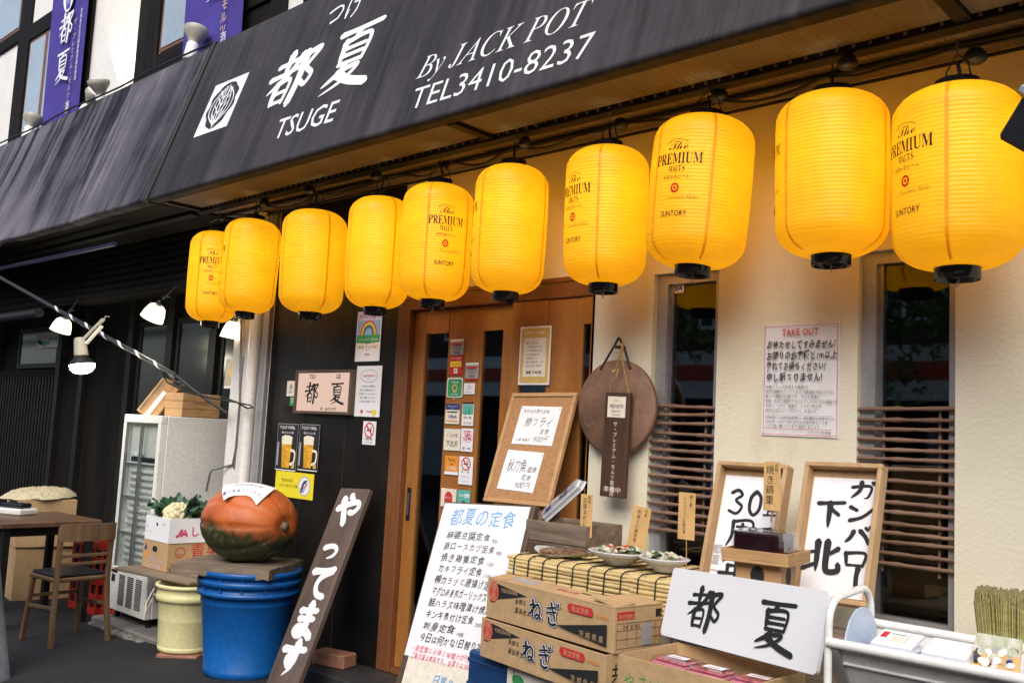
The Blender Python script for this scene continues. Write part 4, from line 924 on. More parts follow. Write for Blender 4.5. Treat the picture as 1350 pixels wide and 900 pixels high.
a = U(355,750,z=SZ); l = U(226,740,z=SZ); e1 = (l-a); e1.z = 0; wS = e1.length; e1.normalize(); e2 = Vector((e1.y,-e1.x,0)); 
if e2.y < 0: e2 = -e2
t_ = .063; b = MB(); NX, NY = 16, 12; dS = .52
def slab_pt(i, j, top):
    u, v = i/NX, j/NY; x = wS*u; y = dS*v
    if j == 0: y += .006*math.sin(i*.7)+.003*math.sin(i*1.9)+(0 if top else .004*math.sin(i*1.3))
    if i == NX: x += .007*math.sin(j*.9)
    z = (.004*math.sin(i*1.1+j*.7)+.003*math.sin(j*2.9)) if top else -t_+.004*math.sin(i*2.2)
    if top and (i in (0,NX) or j in (0,NY)): z -= .010
    return (x, y, z)
vs = [slab_pt(i,j,True) for j in range(NY+1) for i in range(NX+1)]+[slab_pt(i,j,False) for j in range(NY+1) for i in range(NX+1)]; o_ = (NX+1)*(NY+1); n1 = NX+1
fs = [(j*n1+i,j*n1+i+1,(j+1)*n1+i+1,(j+1)*n1+i) for j in range(NY) for i in range(NX)]+[(o_+j*n1+i,o_+(j+1)*n1+i,o_+(j+1)*n1+i+1,o_+j*n1+i+1) for j in range(NY) for i in range(NX)]
for i in range(NX): fs += [(i,o_+i,o_+i+1,i+1),(NY*n1+i,NY*n1+i+1,o_+NY*n1+i+1,o_+NY*n1+i)]
for j in range(NY): fs += [(j*n1,(j+1)*n1,o_+(j+1)*n1,o_+j*n1),(j*n1+NX,o_+j*n1+NX,o_+(j+1)*n1+NX,(j+1)*n1+NX)]
nt_ = NX*NY*2; b.add(vs, fs[:nt_], 'old_wood', True); b.add(vs, fs[nt_:], 'old_wood', False)
b.build('wooden_slab', None, Matrix(((e1.x,e2.x,0,a.x),(e1.y,e2.y,0,a.y),(0,0,1,SZ),(0,0,0,1))), 'thick rough wooden slab lying on the blue buckets under the pumpkin', 'slab')
PC = U(329,688,y=-.40); PR = .285; ph = .225
PC.z = SZ+ph-.005
pk = thing('pumpkin', 'giant orange pumpkin with a dark green underside on the wooden slab', 'pumpkin', TR(PC) @ RZ(18))
b = MB(); NA, NP = 80, 40; vs = []; fs = []
def pump(th, ph_):  # axis along local X
    rib_ = 1-.035*abs(math.sin(ph_*5+.4))**.35*0 - .055*(1-abs(math.sin(ph_*5)))**4
    r = math.sin(th); x = math.cos(th)*.285*(1-.14*math.exp(-(math.sin(th)/.28)**2)); 
    return Vector((x, r*rib_*.265*math.cos(ph_), r*rib_*.228*math.sin(ph_)))
for i in range(NP+1):
    for k in range(NA): vs.append(pump(math.pi*i/NP, 2*math.pi*k/NA))
fs = [(i*NA+k,i*NA+(k+1)%NA,(i+1)*NA+(k+1)%NA,(i+1)*NA+k) for i in range(NP) for k in range(NA)]
b.add(vs, fs, 'pumpkin', True); b.build('skin', pk)
b = MB(); b.T = TR((.235,0,0)) @ RY(90); b.lathe([(.045,-.01),(.04,.008),(.025,.02),(.022,.035),(0,.036)], 'old_wood', 12, lambda a,z: 1+.15*math.cos(a*5)); b.build('stem_scar', pk)
# paper draped over the pumpkin
b = MB(); NU, NV = 20, 12; off = .012
def paper_pt(u, v, o=.008):
    a_ = (u-.5)*1.25; t_ = 1.02-.86*v-.14*math.sin(u*math.pi)*(1-v)+.10*(u-.5)
    d_ = Vector((math.sin(a_)*math.cos(t_*.9), -math.sin(t_), math.cos(a_)*math.cos(t_*.9))); q = 1/math.sqrt((d_.x/.285)**2+(d_.y/.265)**2+(d_.z/.228)**2)
    return d_*(q+o+.004*math.sin(u*11)*(1-v)+(.012*(2*abs(u-.5))**3))
vs = [paper_pt(i/NU,j/NV) for j in range(NV+1) for i in range(NU+1)]
b.add(vs, [(j*(NU+1)+i,j*(NU+1)+i+1,(j+1)*(NU+1)+i+1,(j+1)*(NU+1)+i) for j in range(NV) for i in range(NU)], 'paper', True)
b.warp = lambda p: paper_pt(p.x, p.y, .0095+p.z); b.start(.0002)
def ptxt(s_, x, y, size, m):
    tmp = b.warp; b.warp = lambda p: tmp(Vector((p.x/.34+.5, p.y/.2, p.z))); b.txt(s_, x, y, size, m, 'c', jit=.05); b.warp = tmp
ptxt('このかぼちゃの', -.01, .125, .034, 'navy'); ptxt('重さをあててください', .0, .04, .034, 'navy')
b.warp = None
b.build('handwritten_note', None, pk.matrix_world.copy() @ RZ(26), 'white handwritten paper draped over the top of the pumpkin', 'note')
# leaning wooden sign
def lean(TLp, TRp, BRp, BLp, yt, yb):
    return rect(TLp, TRp, BRp, BLp, ys=(yt,yt,yb,yb))
Mf,w_,h_ = lean((455,642),(491,648),(395,899),(355,893),-.10,-.52)
ext = .12; b = MB(); b.box(-w_/2,w_/2,-h_/2-ext,h_/2,-.02,.02,'brown_wood',.008); b.start(.0203)
M['sign_wood'] = wood('sign_wood', (.075,.05,.038), (.14,.10,.08), 1, .7, 14); b.mats[0] = M['sign_wood']
sh = h_*.92/5
for k, chh in enumerate('やってます'):
    kk = .8 if chh == 'っ' else 1.0
    b.brush(chh, -w_*.36, h_/2-.03-(k+.92)*(h_*.975/5), w_*.80*kk, h_*.17*(1.05 if chh != 'っ' else .8), 'white', 1.75, .25)
b.build('wooden_sign', None, Mf, 'tall brown plank sign with white brush characters leaning on the black wall', 'sign')
b = MB(); b.box(-.11,.11,-.06,.06,0,.075,'brick',.008); b.build('brick', None, TR((-4.36,-.15,.2)) @ RZ(15), 'reddish brown block on the step beside the plank sign', 'brick')

# ================================================================== BLACK WALL POSTERS
def poster(name, px, lab, cat, y=-.004, m='paper', group=None, t=.002):
    Mf,w_,h_ = wallrect(*px, y); b = sheet(w_,h_,t,m); return b, Mf, w_, h_
def nosmoke(b, cx, cy, r):
    b.el(cx,cy,r*.8,r*.8,'white'); b.rc(cx-r*.5,cy-r*.12,cx+r*.35,cy+r*.08,'ink'); b.rc(cx+r*.38,cy-r*.12,cx+r*.5,cy+r*.08,'ink'); b.rib(spline([(cx+r*.3,cy+r*.12),(cx+r*.4,cy+r*.3),(cx+r*.1,cy+r*.4)]),r*.12,'ink')
    b.ring(cx,cy,r,r,r*.2,'red'); b.rib([(cx-r*.65,cy+r*.65),(cx+r*.65,cy-r*.65)],r*.17,'red',0)
b,Mf,w_,h_ = poster('p',(470,410,502,476),'','')
b.rc(-w_/2,h_*.33,w_/2,h_/2,'lilac'); b.txt('感染防止徹底',0,h_*.37,h_*.085,'navy','c',fit=w_*.85); b.txt('東京都',0,h_*.455,h_*.035,'white','c'); b.rc(-w_*.47,-h_*.02,w_*.47,h_*.32,'skyblue')
for k,(c_) in enumerate(('red','orange','yellow','green','navy')): b.ring(0,h_*.02,w_*(.34-.035*k),w_*(.34-.035*k)*1.15,w_*.035,c_)
b.rc(-w_*.47,-h_*.13,w_*.47,h_*.02,'green'); b.txt('ステッカー 宣言店',0,-h_*.085,h_*.05,'white','c',fit=w_*.8); b.rc(-w_*.45,-h_*.27,w_*.45,-h_*.15,'paper_warm'); b.txt('都夏 下北沢店',0,-h_*.24,h_*.06,'ink','c',fit=w_*.75); b.txt('東京都',0,-h_*.38,h_*.05,'ink','c'); b.build('poster',None,Mf,'notice with a rainbow and a green band at the top of the black wall','poster')
b,Mf,w_,h_ = poster('p',(469,482,502,549),'','')
b.ring(0,h_*.3,w_*.34,h_*.13,.004,'grey'); b.txt('受動喫煙防止',0,h_*.28,h_*.055,'red','c',fit=w_*.5); b.txt('・・・・',0,h_*.36,h_*.04,'green','c'); b.txt('実施店',0,h_*.22,h_*.035,'grey','c')
for k,s_ in enumerate(('ご来店のお客様へ','当店では皆様に安心して','お食事していただけるよう','換気と消毒を行っています','ご協力をお願いします')): b.txt(s_,0,h_*(.08-.075*k),h_*.047,'ink','c',fit=w_*(.62+.05*(k%3)),jit=.0)
b.el(-w_*.2,-h_*.4,w_*.05,w_*.05,'red',12); b.txt('世田谷区',0,-h_*.42,h_*.05,'red'); b.el(w_*.3,-h_*.42,w_*.08,w_*.08,'yellow',14); b.build('poster',None,Mf,'white certificate with a red oval heading, between the rainbow notice and no smoking sticker','poster')
b,Mf,w_,h_ = poster('p',(478.5,555,495.5,586),'',''); nosmoke(b,0,h_*.12,w_*.38); b.txt('禁煙',0,-h_*.3,h_*.11,'ink','c',fit=w_*.6); b.txt('NO SMOKING',0,-h_*.42,h_*.06,'ink','c',fit=w_*.7); b.build('sticker',None,Mf,'white no smoking sticker low on the black wall','sticker')
b,Mf,w_,h_ = poster('p',(378.5,502,389.5,522),'','',m='paper_warm'); b.el(0,h_*.1,w_*.2,w_*.2,'grey',12); b.txt('防犯',0,-h_*.3,h_*.2,'ink','c'); b.build('sticker',None,Mf,'small cream sticker with a grey dot left of the lit name panel','sticker')
b,Mf,w_,h_ = poster('p',(382.5,523.5,388.5,534.5),'','',m='green'); b.txt('火',0,-h_*.1,h_*.45,'paper','c'); b.rc(-w_*.3,h_*.3,w_*.3,h_*.4,'paper'); b.build('sticker',None,Mf,'tiny green sticker under the small cream sticker','sticker')
# lit name panel
Mf,w_,h_ = wallrect(393.5,488,467.5,546,-.004)
t = thing('lit_name_sign','framed lit sign panel with black brush characters on the black wall','sign',Mf)
b = MB(); k = .018; b.box(-w_/2,w_/2,h_/2-k,h_/2,0,.04,'brown_wood',.002); b.box(-w_/2,w_/2,-h_/2,-h_/2+k,0,.04,'brown_wood',.002); b.box(-w_/2,-w_/2+k,-h_/2+k,h_/2-k,0,.04,'brown_wood',.002); b.box(w_/2-k,w_/2,-h_/2+k,h_/2-k,0,.04,'brown_wood',.002); b.build('frame',t)
b = MB(); b.box(-w_/2+k,w_/2-k,-h_/2+k,h_/2-k,0,.026,'panel_glow'); b.start(.0265); b.brush('都',-w_*.33,-h_*.27,w_*.26,h_*.5,'ink',1.1); b.brush('夏',w_*.12,-h_*.27,w_*.26,h_*.5,'ink',1.1)
b.txt('TSU',-w_*.2,h_*.30,h_*.14,'ink','c',bold=.02); b.txt('GE',w_*.26,h_*.30,h_*.14,'ink','c',bold=.02); b.txt('BY   JACK POT',w_*.12,-h_*.41,h_*.09,'ink','c',bold=.02); b.build('lit_panel',t)
for k_,(px,lab) in enumerate((((365,558,392,620),'left of two black beer posters on the black wall'),((394,559,420.5,620.5),'right of two black beer posters, nearer the door'))):
    b,Mf,w_,h_ = poster('p',px,'','',m='ink'); b.ring(0,0,w_*.0,0,.0,'ink')
    b.rc(-w_/2,-h_/2,w_/2,-h_/2+.006,'paper'); b.rc(-w_/2,-h_/2,-w_/2+.003,h_/2,'grey'); b.rc(w_/2-.003,-h_/2,w_/2,h_/2,'grey'); b.rc(-w_/2,h_/2-.004,w_/2,h_/2,'grey')
    b.txt('下北沢で神泡。',0,h_*.39,h_*.075,'paper','c',fit=w_*.86,bold=.01); b.txt('飲めるお店',0,h_*.29,h_*.055,'paper','c',fit=w_*.6)
    b.pg([(-w_*.19,-h_*.44),(w_*.17,-h_*.44),(w_*.23,h_*.06),(-w_*.25,h_*.06)],'beer'); b.pg([(-w_*.25,h_*.06),(w_*.23,h_*.06),(w_*.25,h_*.22),(w_*.1,h_*.25),(-w_*.12,h_*.255),(-w_*.27,h_*.22)],'foam'); b.rib(spline([(w_*.22,-h_*.06),(w_*.4,-h_*.1),(w_*.38,-h_*.3),(w_*.2,-h_*.36)]),w_*.06,'foam',0); b.txt('PREMIUM',0,-h_*.1,h_*.03,'navy','c',fit=w_*.26); b.rc(w_*.28,-h_*.44,w_*.42,-h_*.34,'gold'); b.rc(-w_*.46,-h_*.4,-w_*.38,h_*.1,'grey')
    b.build('poster',None,Mf,lab+', showing a glass of beer','poster','beer posters')
b,Mf,w_,h_ = poster('p',(362.5,622,413,656),'','',m='yellow'); b.txt('世田谷区',-w_*.18,h_*.1,h_*.15,'ink','c',fit=w_*.32); b.txt('ながら見守り活動',-w_*.14,-h_*.1,h_*.13,'ink','c',fit=w_*.5); b.el(w_*.27,0,w_*.14,h_*.36,'paper'); b.ring(w_*.27,0,w_*.15,h_*.38,.006,'grey'); b.rib(spline([(w_*.2,-h_*.2),(w_*.25,h_*.1),(w_*.33,h_*.2)]),.02,'navy'); b.rib(spline([(w_*.24,-h_*.22),(w_*.3,0),(w_*.35,h_*.1)]),.018,'grey'); b.el(w_*.27,-h_*.05,w_*.03,h_*.06,'orange',10)
b.build('poster',None,Mf,'yellow poster with a round emblem below the beer posters','poster')

# ================================================================== DOOR: stickers and notice
DY = .028
def stick(px, lab, m='paper', name='sticker', y=DY, t=.0015):
    Mf,w_,h_ = wallrect(*px,y); return sheet(w_,h_,t,m), Mf, w_, h_, lab
def done(b, Mf, lab, name='sticker', cat='sticker'): return b.build(name,None,Mf,lab,cat)
for px,lab,sub in (((594,447,611.5,467.5),'topmost grey cup shaped sticker on the door',0),((614,478,631,498.5),'grey cup shaped sticker with a red strip, right of the red sticker',1)):
    b,Mf,w_,h_,lab = stick(px,lab,'grey'); b.rc(-w_*.5,h_*.36,w_*.5,h_*.5,'paper'); b.rc(-w_*.42,h_*.12,w_*.4,h_*.26,'red'); b.txt('TAKEOUT',0,h_*.02,h_*.15,'ink','c',fit=w_*.7,bold=.02); b.txt('下北沢',0,-h_*.2,h_*.18,'ink','c',fit=w_*.7); b.txt('TALK',0,-h_*.42,h_*.2,'ink','c',bold=.03,fit=w_*.5)
    if sub: b.rc(-w_*.45,-h_*.62,w_*.45,-h_*.52,'red')
    done(b,Mf,lab)
b,Mf,w_,h_,lab = stick((592.5,468.5,610,494),'red sticker with a yellow band below the topmost grey sticker','red'); b.txt('ペイペイ使える',0,h_*.3,h_*.13,'paper','c',fit=w_*.8); b.rc(-w_*.42,-h_*.08,w_*.4,h_*.2,'yellow'); b.txt('PayPay',0,-h_*.0,h_*.16,'red','c',fit=w_*.6); b.rc(-w_*.12,-h_*.42,w_*.14,-h_*.16,'paper'); b.txt('P',0,-h_*.38,h_*.2,'red','c',bold=.03); done(b,Mf,lab)
Mf,w_,h_ = wallrect(589.5,498,610,528,DY); b = MB(); b.start(.002)
def bubble(k, m): b.pg([(-w_*.5*k,-h_*.3*k),(-w_*.42*k,-h_*.36*k),(-w_*.05*k,-h_*.36*k),(0,-h_*.5*k),(w_*.05*k,-h_*.36*k),(w_*.42*k,-h_*.36*k),(w_*.5*k,-h_*.3*k),(w_*.5*k,h_*.44*k),(w_*.42*k,h_*.5*k),(-w_*.42*k,h_*.5*k),(-w_*.5*k,h_*.44*k)],m)
b.box(-w_*.46,w_*.46,-h_*.34,h_*.48,0,.0018,'paper',.0005); bubble(1,'paper'); bubble(.9,'green'); b.txt('Uber',0,h_*.28,h_*.12,'paper','c',fit=w_*.5); b.ring(0,h_*.06,w_*.17,w_*.17,w_*.07,'tag'); b.txt('ENJOY',w_*.03,-h_*.14,h_*.08,'paper','c'); b.txt('下北沢',0,-h_*.26,h_*.09,'paper','c',fit=w_*.5); done(b,Mf,'green speech bubble sticker on the door')
b,Mf,w_,h_,lab = stick((611.6,505,626,519.5),'small square white sticker with a grey drawing beside the green bubble'); b.ring(0,h_*.08,w_*.16,h_*.2,.003,'grey'); b.rc(0,-h_*.1,w_*.03,h_*.25,'grey'); b.rc(-w_*.3,-h_*.36,w_*.3,-h_*.3,'grey'); done(b,Mf,lab)
b,Mf,w_,h_,lab = stick((587.5,532,606,558.5),'credit card sticker with a navy top and gold stripe','paper_warm'); b.rc(-w_*.5,h_*.2,w_*.5,h_*.5,'navy'); b.txt('Mastercard',0,h_*.35,h_*.08,'paper','c',fit=w_*.7); b.txt('JCB DC',0,h_*.24,h_*.08,'skyblue','c'); b.rc(-w_*.4,h_*.06,w_*.35,h_*.12,'ink'); b.txt('VISA',0,-h_*.22,h_*.22,'navy','c',fit=w_*.62,bold=.03,shear=.2); b.rc(-w_*.4,-h_*.4,w_*.4,-h_*.32,'gold'); done(b,Mf,lab)
b,Mf,w_,h_,lab = stick((609.3,530,624.5,561),'tall sticker with a teal picture beside the credit card sticker'); b.rc(-w_*.5,h_*.42,w_*.5,h_*.5,'ink'); b.rc(-w_*.46,-h_*.02,w_*.46,h_*.4,'teal'); b.rib([(-w_*.2,0),(-w_*.15,h_*.15)],w_*.12,'green'); b.rib([(w_*.15,0),(w_*.1,h_*.1),(w_*.2,h_*.3)],w_*.12,'green'); b.txt('台湾',0,-h_*.2,h_*.12,'ink','c',fit=w_*.75); b.txt('支付宝',0,-h_*.42,h_*.1,'green','c',fit=w_*.7); done(b,Mf,lab)
b,Mf,w_,h_,lab = stick((585.5,565,607,593.5),'white sticker with two rows of bold black lettering','paper_warm'); b.txt('I LOVE',0,h_*.12,h_*.22,'ink','c',fit=w_*.65); b.txt('下北沢',0,-h_*.3,h_*.3,'ink','c',fit=w_*.72,bold=.015); done(b,Mf,lab)
b,Mf,w_,h_,lab = stick((608,564.5,623.5,595),'pinkish doodle sticker right of the bold lettered one')
for k in range(9): b.rib(spline([(random.uniform(-.42,.42)*w_,random.uniform(-.1,.42)*h_) for _ in range(4)]),.0022,random.choice(['red','grey','pink']))
b.txt('街',-w_*.22,-h_*.42,h_*.16,'ink','c'); b.txt('音楽',w_*.2,-h_*.4,h_*.11,'navy','c'); done(b,Mf,lab)
b,Mf,w_,h_,lab = stick((586.5,600.5,604.5,625.5),'orange sticker with a white lower edge on the door','orange'); b.rc(-w_*.5,-h_*.5,w_*.5,-h_*.34,'paper'); b.txt('Retty',0,h_*.22,h_*.24,'ink','c',fit=w_*.6); b.txt('人気店',0,-h_*.22,h_*.22,'paper','c',fit=w_*.7); b.pg([(-.008,h_*.02),(.008,h_*.02),(0,h_*.12)],'ink'); done(b,Mf,lab)
b,Mf,w_,h_,lab = stick((605,601.5,623.3,638.5),'tall white no smoking sticker on the door'); nosmoke(b,0,h_*.24,w_*.34); b.txt('禁',-w_*.24,-h_*.08,h_*.1,'ink','c'); b.txt('煙',w_*.2,-h_*.08,h_*.1,'ink','c'); b.txt('店内は禁煙です',0,-h_*.24,h_*.05,'grey','c',fit=w_*.6); b.txt('NO SMOKING',0,-h_*.4,h_*.05,'grey','c',fit=w_*.6); done(b,Mf,lab)
b,Mf,w_,h_,lab = stick((581.5,643.5,601.5,668),'white sticker with a red rounded mark just above the menu board','paper_warm'); b.el(0,0,w_*.26,h_*.34,'red'); b.rc(-w_*.26,-h_*.3,w_*.26,h_*.1,'red'); b.txt('dポイント',0,-h_*.05,h_*.16,'paper','c',fit=w_*.45); done(b,Mf,lab)
b,Mf,w_,h_,lab = stick((603,645.5,620,668),'green payment sticker with white lettering just above the menu board','teal'); b.txt('LINE',-w_*.18,h_*.12,h_*.15,'paper','c',fit=w_*.36,bold=.02); b.rc(w_*.06,h_*.06,w_*.42,h_*.28,'paper'); b.txt('Pay',w_*.24,h_*.1,h_*.15,'teal','c',fit=w_*.3,bold=.02); b.el(0,-h_*.25,w_*.15,h_*.12,'brown_wood'); done(b,Mf,lab)
Mf,w_,h_ = wallrect(685,430,725.5,507,-.014)
b = sheet(w_,h_,.003,'paper'); b.rc(-w_*.46,-h_*.47,w_*.46,h_*.47,'gold'); b.rc(-w_*.36,-h_*.36,w_*.36,h_*.30,'paper_warm'); b.txt('お客様へのお願い',0,h_*.37,h_*.06,'paper','c',fit=w_*.7)
for k,s_ in enumerate(('体調のすぐれない方は','ご入店をお控えください','・入口で手の消毒をお願いします','・マスクの着用をお願いします','・お席の間隔をあけています','・換気のため窓を開けています','・会計は一組一名様で')): b.txt(s_,-w_*.31,h_*(.2-.065*k),h_*.036,'ink',fit=w_*(.4+.07*((k*3)%4)))
b.txt('都夏 下北沢店',0,-h_*.31,h_*.055,'ink','c',fit=w_*.5,bold=.02); b.build('door_notice',None,Mf,'gold bordered notice above the corkboard on the right door','notice')

# corkboard leaning against the door with two menus
Mf,w_,h_ = lean((672,518),(765,519),(722,668),(643,662),-.045,-.22)
cb = thing('corkboard','wood framed corkboard leaning on the door above the crates','board',Mf)
b = MB(); b.box(-w_/2+.018,w_/2-.018,-h_/2+.018,h_/2-.018,-.008,.004,'cork'); b.build('cork',cb)
b = MB(); k=.02; b.box(-w_/2,w_/2,h_/2-k,h_/2,-.012,.012,'pine',.003); b.box(-w_/2,w_/2,-h_/2,-h_/2+k,-.012,.012,'pine',.003); b.box(-w_/2,-w_/2+k,-h_/2+k,h_/2-k,-.012,.012,'pine',.003); b.box(w_/2-k,w_/2,-h_/2+k,h_/2-k,-.012,.012,'pine',.003); b.build('frame',cb)
CW,CH = w_,h_
b = sheet(CW*.62,CH*.35,.001); w_,h_ = CW*.62,CH*.35; b.txt('本日のお替り定食',-w_*.42,h_*.33,h_*.10,'ink',jit=.05,fit=w_*.66); b.txt('鯵フライ',-w_*.3,-h_*.02,h_*.26,'ink',jit=.05,fit=w_*.68,bold=-.006); b.txt('定食',w_*.12,-h_*.2,h_*.15,'ink',jit=.05); b.txt('小鉢 味噌汁',-w_*.42,-h_*.42,h_*.09,'ink',jit=.05); b.txt('900円',w_*.0,-h_*.42,h_*.2,'ink',jit=.05,shear=.2,bold=-.008)
for sx in (-1,1): b.el(sx*w_*.46,h_*.44,.004,.004,'skyblue',8)
b.build('menu_paper',None,Mf @ TR((.005,CH*.20,.005)) @ RZ(-1),'upper white handwritten menu pinned to the corkboard','paper','menus on the corkboard')
b = sheet(CW*.56,CH*.35,.001); w_ = CW*.56; b.txt('秋刀魚',-w_*.38,h_*.0,h_*.32,'ink',jit=.05,fit=w_*.52,bold=-.004); b.txt('塩焼',w_*.18,h_*.0,h_*.15,'ink',jit=.05); b.txt('定食',w_*.08,-h_*.2,h_*.16,'ink',jit=.05); b.txt('900円',-w_*.05,-h_*.42,h_*.2,'ink',jit=.05,shear=.2,bold=-.008)
for sx in (-1,1): b.el(sx*w_*.46,h_*.44,.004,.004,'skyblue',8)
b.build('menu_paper',None,Mf @ TR((-.022,-CH*.21,.005)) @ RZ(-2),'lower white handwritten menu pinned to the corkboard','paper','menus on the corkboard')

# ================================================================== WALL: plaque, board, notice, window sticker
pc = U(816,537,y=-.03)
t = thing('round_plaque','round brown wooden plaque hung by a cord on the cream wall','plaque',frame(pc,(1,0,0),(0,0,1)))
b = MB(); b.lathe([(0,0),(.205,0),(.213,.006),(.213,.026),(.205,.032),(0,.032)],'plaque',64); b.start(.0325); b.rib(spline([(-.17,-.07),(-.14,-.09),(-.12,-.07),(-.1,-.10),(-.07,-.09)]),.006,'bamboo'); b.rib(spline([(.07,-.05),(.1,-.03),(.13,-.05),(.12,-.09),(.08,-.08)]),.006,'bamboo'); b.rib(spline([(-.02,.16),(.01,.17),(.0,.13)]),.008,'gold'); b.build('disc',t)
b = MB(); hk = .315; b.tube([(-.085,.17,.035),(-.03,.27,.02),(-.005,hk,.015)],.0055,'cord',6); b.tube([(.08,.17,.035),(.03,.27,.02),(-.005,hk,.015)],.0055,'cord',6); b.build('hanging_cord',t)
b = MB(); b.tube([(-.005,hk-.04,-.03),(-.005,hk-.045,.05)],.008,'brown_wood',8); b.build('hook',t)
Mf,w_,h_ = wallrect(798,517,830.5,655,-.085)
t = thing('hanging_board','narrow dark wooden board with a cream label hanging in front of the round plaque','board',Mf @ RZ(-1.2))
b = MB(); b.box(-w_/2,w_/2,-h_/2,h_/2,0,.022,'walnut',.002); b.start(.0225); b.txt('ザ・プレミアム・モルツ取扱店',-.002,h_*.22,h_*.049,'paper_warm',vertical=True); b.txt('準備中',0,-h_*.45,h_*.06,'paper_warm','c',fit=w_*.72); b.build('plank',t)
b = MB(); b.box(-w_*.36,w_*.36,h_*.26,h_*.46,.0221,.0245,'paper_warm'); b.start(.025); b.txt('𝐏𝐑𝐄𝐌𝐈𝐔𝐌',0,h_*.35,h_*.05,'ink','c',fit=w_*.56); b.txt('𝐌𝐀𝐋𝐓’𝐒',0,h_*.31,h_*.03,'ink','c'); b.txt('𝓣𝓱𝓮',0,h_*.41,h_*.035,'gold','c'); b.txt('SUNTORY',0,h_*.275,h_*.022,'ink','c'); b.build('label_plate',t)
b = MB(); b.tube([(-w_*.38,h_*.49,.012),(0.01,h_*.5+.17,.03)],.004,'rope',6); b.tube([(w_*.40,h_*.49,.012),(0.015,h_*.5+.17,.03)],.004,'rope',6); b.tube([(.0,h_*.5+.14,.03),(.018,h_*.5+.19,.03),(.01,h_*.5+.22,.02)],.006,'rope',6); b.build('rope',t)
Mf,w_,h_ = wallrect(1004.5,426,1105.5,575,-.003)
b = sheet(w_,h_,.0015,'paper')
n_ = 46
for k in range(n_):
    y_ = -h_*.48+h_*.96*k/(n_-1)
    for sx in (-1,1): b.rc(sx*w_*.475-.0018,y_-.0026,sx*w_*.475+.0018,y_+.0026,'red')
for k in range(34):
    x_ = -w_*.475+w_*.95*k/33
    for sy in (-1,1): b.rc(x_-.0026,sy*h_*.483-.0018,x_+.0026,sy*h_*.483+.0018,'red')
b.txt('TAKE OUT',0,h_*.395,h_*.082,'red','c',fit=w_*.48,bold=.012)
for k,(s_,f_) in enumerate((('お待たせしてすみません!',.9),('お隣りのお客様と1m以上',.92),('離れてお待ちください!',.78),('申し訳ありません!',.74))): b.txt(s_,-w_*.44,h_*(.285-.097*k),h_*.078,'ink',fit=w_*f_,jit=.05,bold=.022)
for k,(s_,f_) in enumerate((('栄養バランスを考えて健康に!',.56),('充分な睡眠をとってください(寝溜めはNGですよ)',.88),('軽〜い運動が必要です…ラジオ体操で',.72),('家族、友人に連絡をマメにしてください(今は電話で)',.92),('手洗い、うがい、歯磨き、シャワーを必ず!',.74),('(命を大切にしてください)…お互いに',.68))): b.txt(s_,-w_*.44,h_*(-.075-.042*k),h_*.032,'ink',fit=w_*f_)
b.rc(-w_*.44,-h_*.318,w_*.44,-h_*.314,'grey')
for k,(s_,f_) in enumerate((('1日も早くこの状況が収束し、街に賑わいが戻ること、',.93),('1日も早くみなさまの幸せな日常が戻ることを',.82),('心より強く願っています!頑張りましょう',.72))): b.txt(s_,-w_*.44,h_*(-.347-.038*k),h_*.03,'ink',fit=w_*f_)
b.rc(-w_*.44,-h_*.436,w_*.44,-h_*.432,'red'); b.txt('スタッフ一同 都夏',w_*.42,-h_*.468,h_*.026,'ink','r')
b.build('take_out_notice',None,Mf,'white notice with a red dotted border and black handwriting on the cream wall','notice')
Mf,w_,h_ = wallrect(879,373,902,387,.055); b = sheet(w_,h_,.001,'paper'); b.rc(-w_/2,h_*.3,w_/2,h_/2,'navy'); b.txt('VISA',0,-h_*.26,h_*.6,'navy','c',fit=w_*.8,bold=.03,shear=.2); b.rc(-w_/2,-h_/2,w_/2,-h_*.38,'gold'); b.build('sticker',None,Mf,'small card sticker at the top of the left window','sticker')

# ================================================================== FRONT RIGHT: boards, table, boxes
# menu board
Mf,w_,h_ = lean((579,660),(692,671),(652,900),(537,880),-.36,-.60)
mbd = thing('menu_board','tall leaning board covered by a white paper menu in front of the door','board',Mf)
ext = .42
b = MB(); b.box(-w_/2-.012,w_/2+.022,-h_/2-ext,h_/2+.008,-.045,-.003,'brown_wood',.004); b.build('board_panel',mbd)
b = MB(); b.box(-w_/2,w_/2,-h_/2+.045,h_/2,-.002,.0,'paper'); b.box(-w_/2+.03,w_/2-.03,-h_/2-.3,-h_/2+.05,-.0028,-.0008,'paper_warm'); b.start(.0005)
b.txt('都夏の定食',-w_*.38,h_*.375,h_*.115,'blue_ink',fit=w_*.76,jit=.04)
ML = (('麻婆豆腐定食',900,.52),('豚ロースカツ定食',900,.60),('焼き鶏重定食',1100,.52),('カキフライ定食',1100,.52),('鴨カラッと唐揚げ定食',1000,.72),('マグロ赤身肉ガーリックステーキ',1300,.80),('鮭ハラス味噌漬け焼定食',1200,.80),('キンキ煮付け定食',2000,.56),('刺身定食',1400,.38),('今日は何かな?日替り定食',900,.80))
for k,(s_,pr_,f_) in enumerate(ML):
    y_ = h_*(.28-.069*k); b.txt(s_,-w_*.37-.006*k*0,y_,h_*.052,'ink',fit=w_*f_,jit=.05,bold=.006); b.txt(str(pr_),-w_*.37+w_*f_+.012,y_-.006,h_*.03,'ink',jit=.05)
b.txt('・各定食に小鉢と味噌汁が付きます!',-w_*.44,-h_*.405,h_*.038,'red_ink',fit=w_*.86,jit=.05); b.txt('ご飯大盛は無料です。お替りは100円です。',-w_*.42,-h_*.447,h_*.038,'red_ink',fit=w_*.86,jit=.05)
b.txt('日替り',-w_*.1,-h_*.56,h_*.06,'blue_ink',jit=.05); b.build('menu_sheet',mbd)
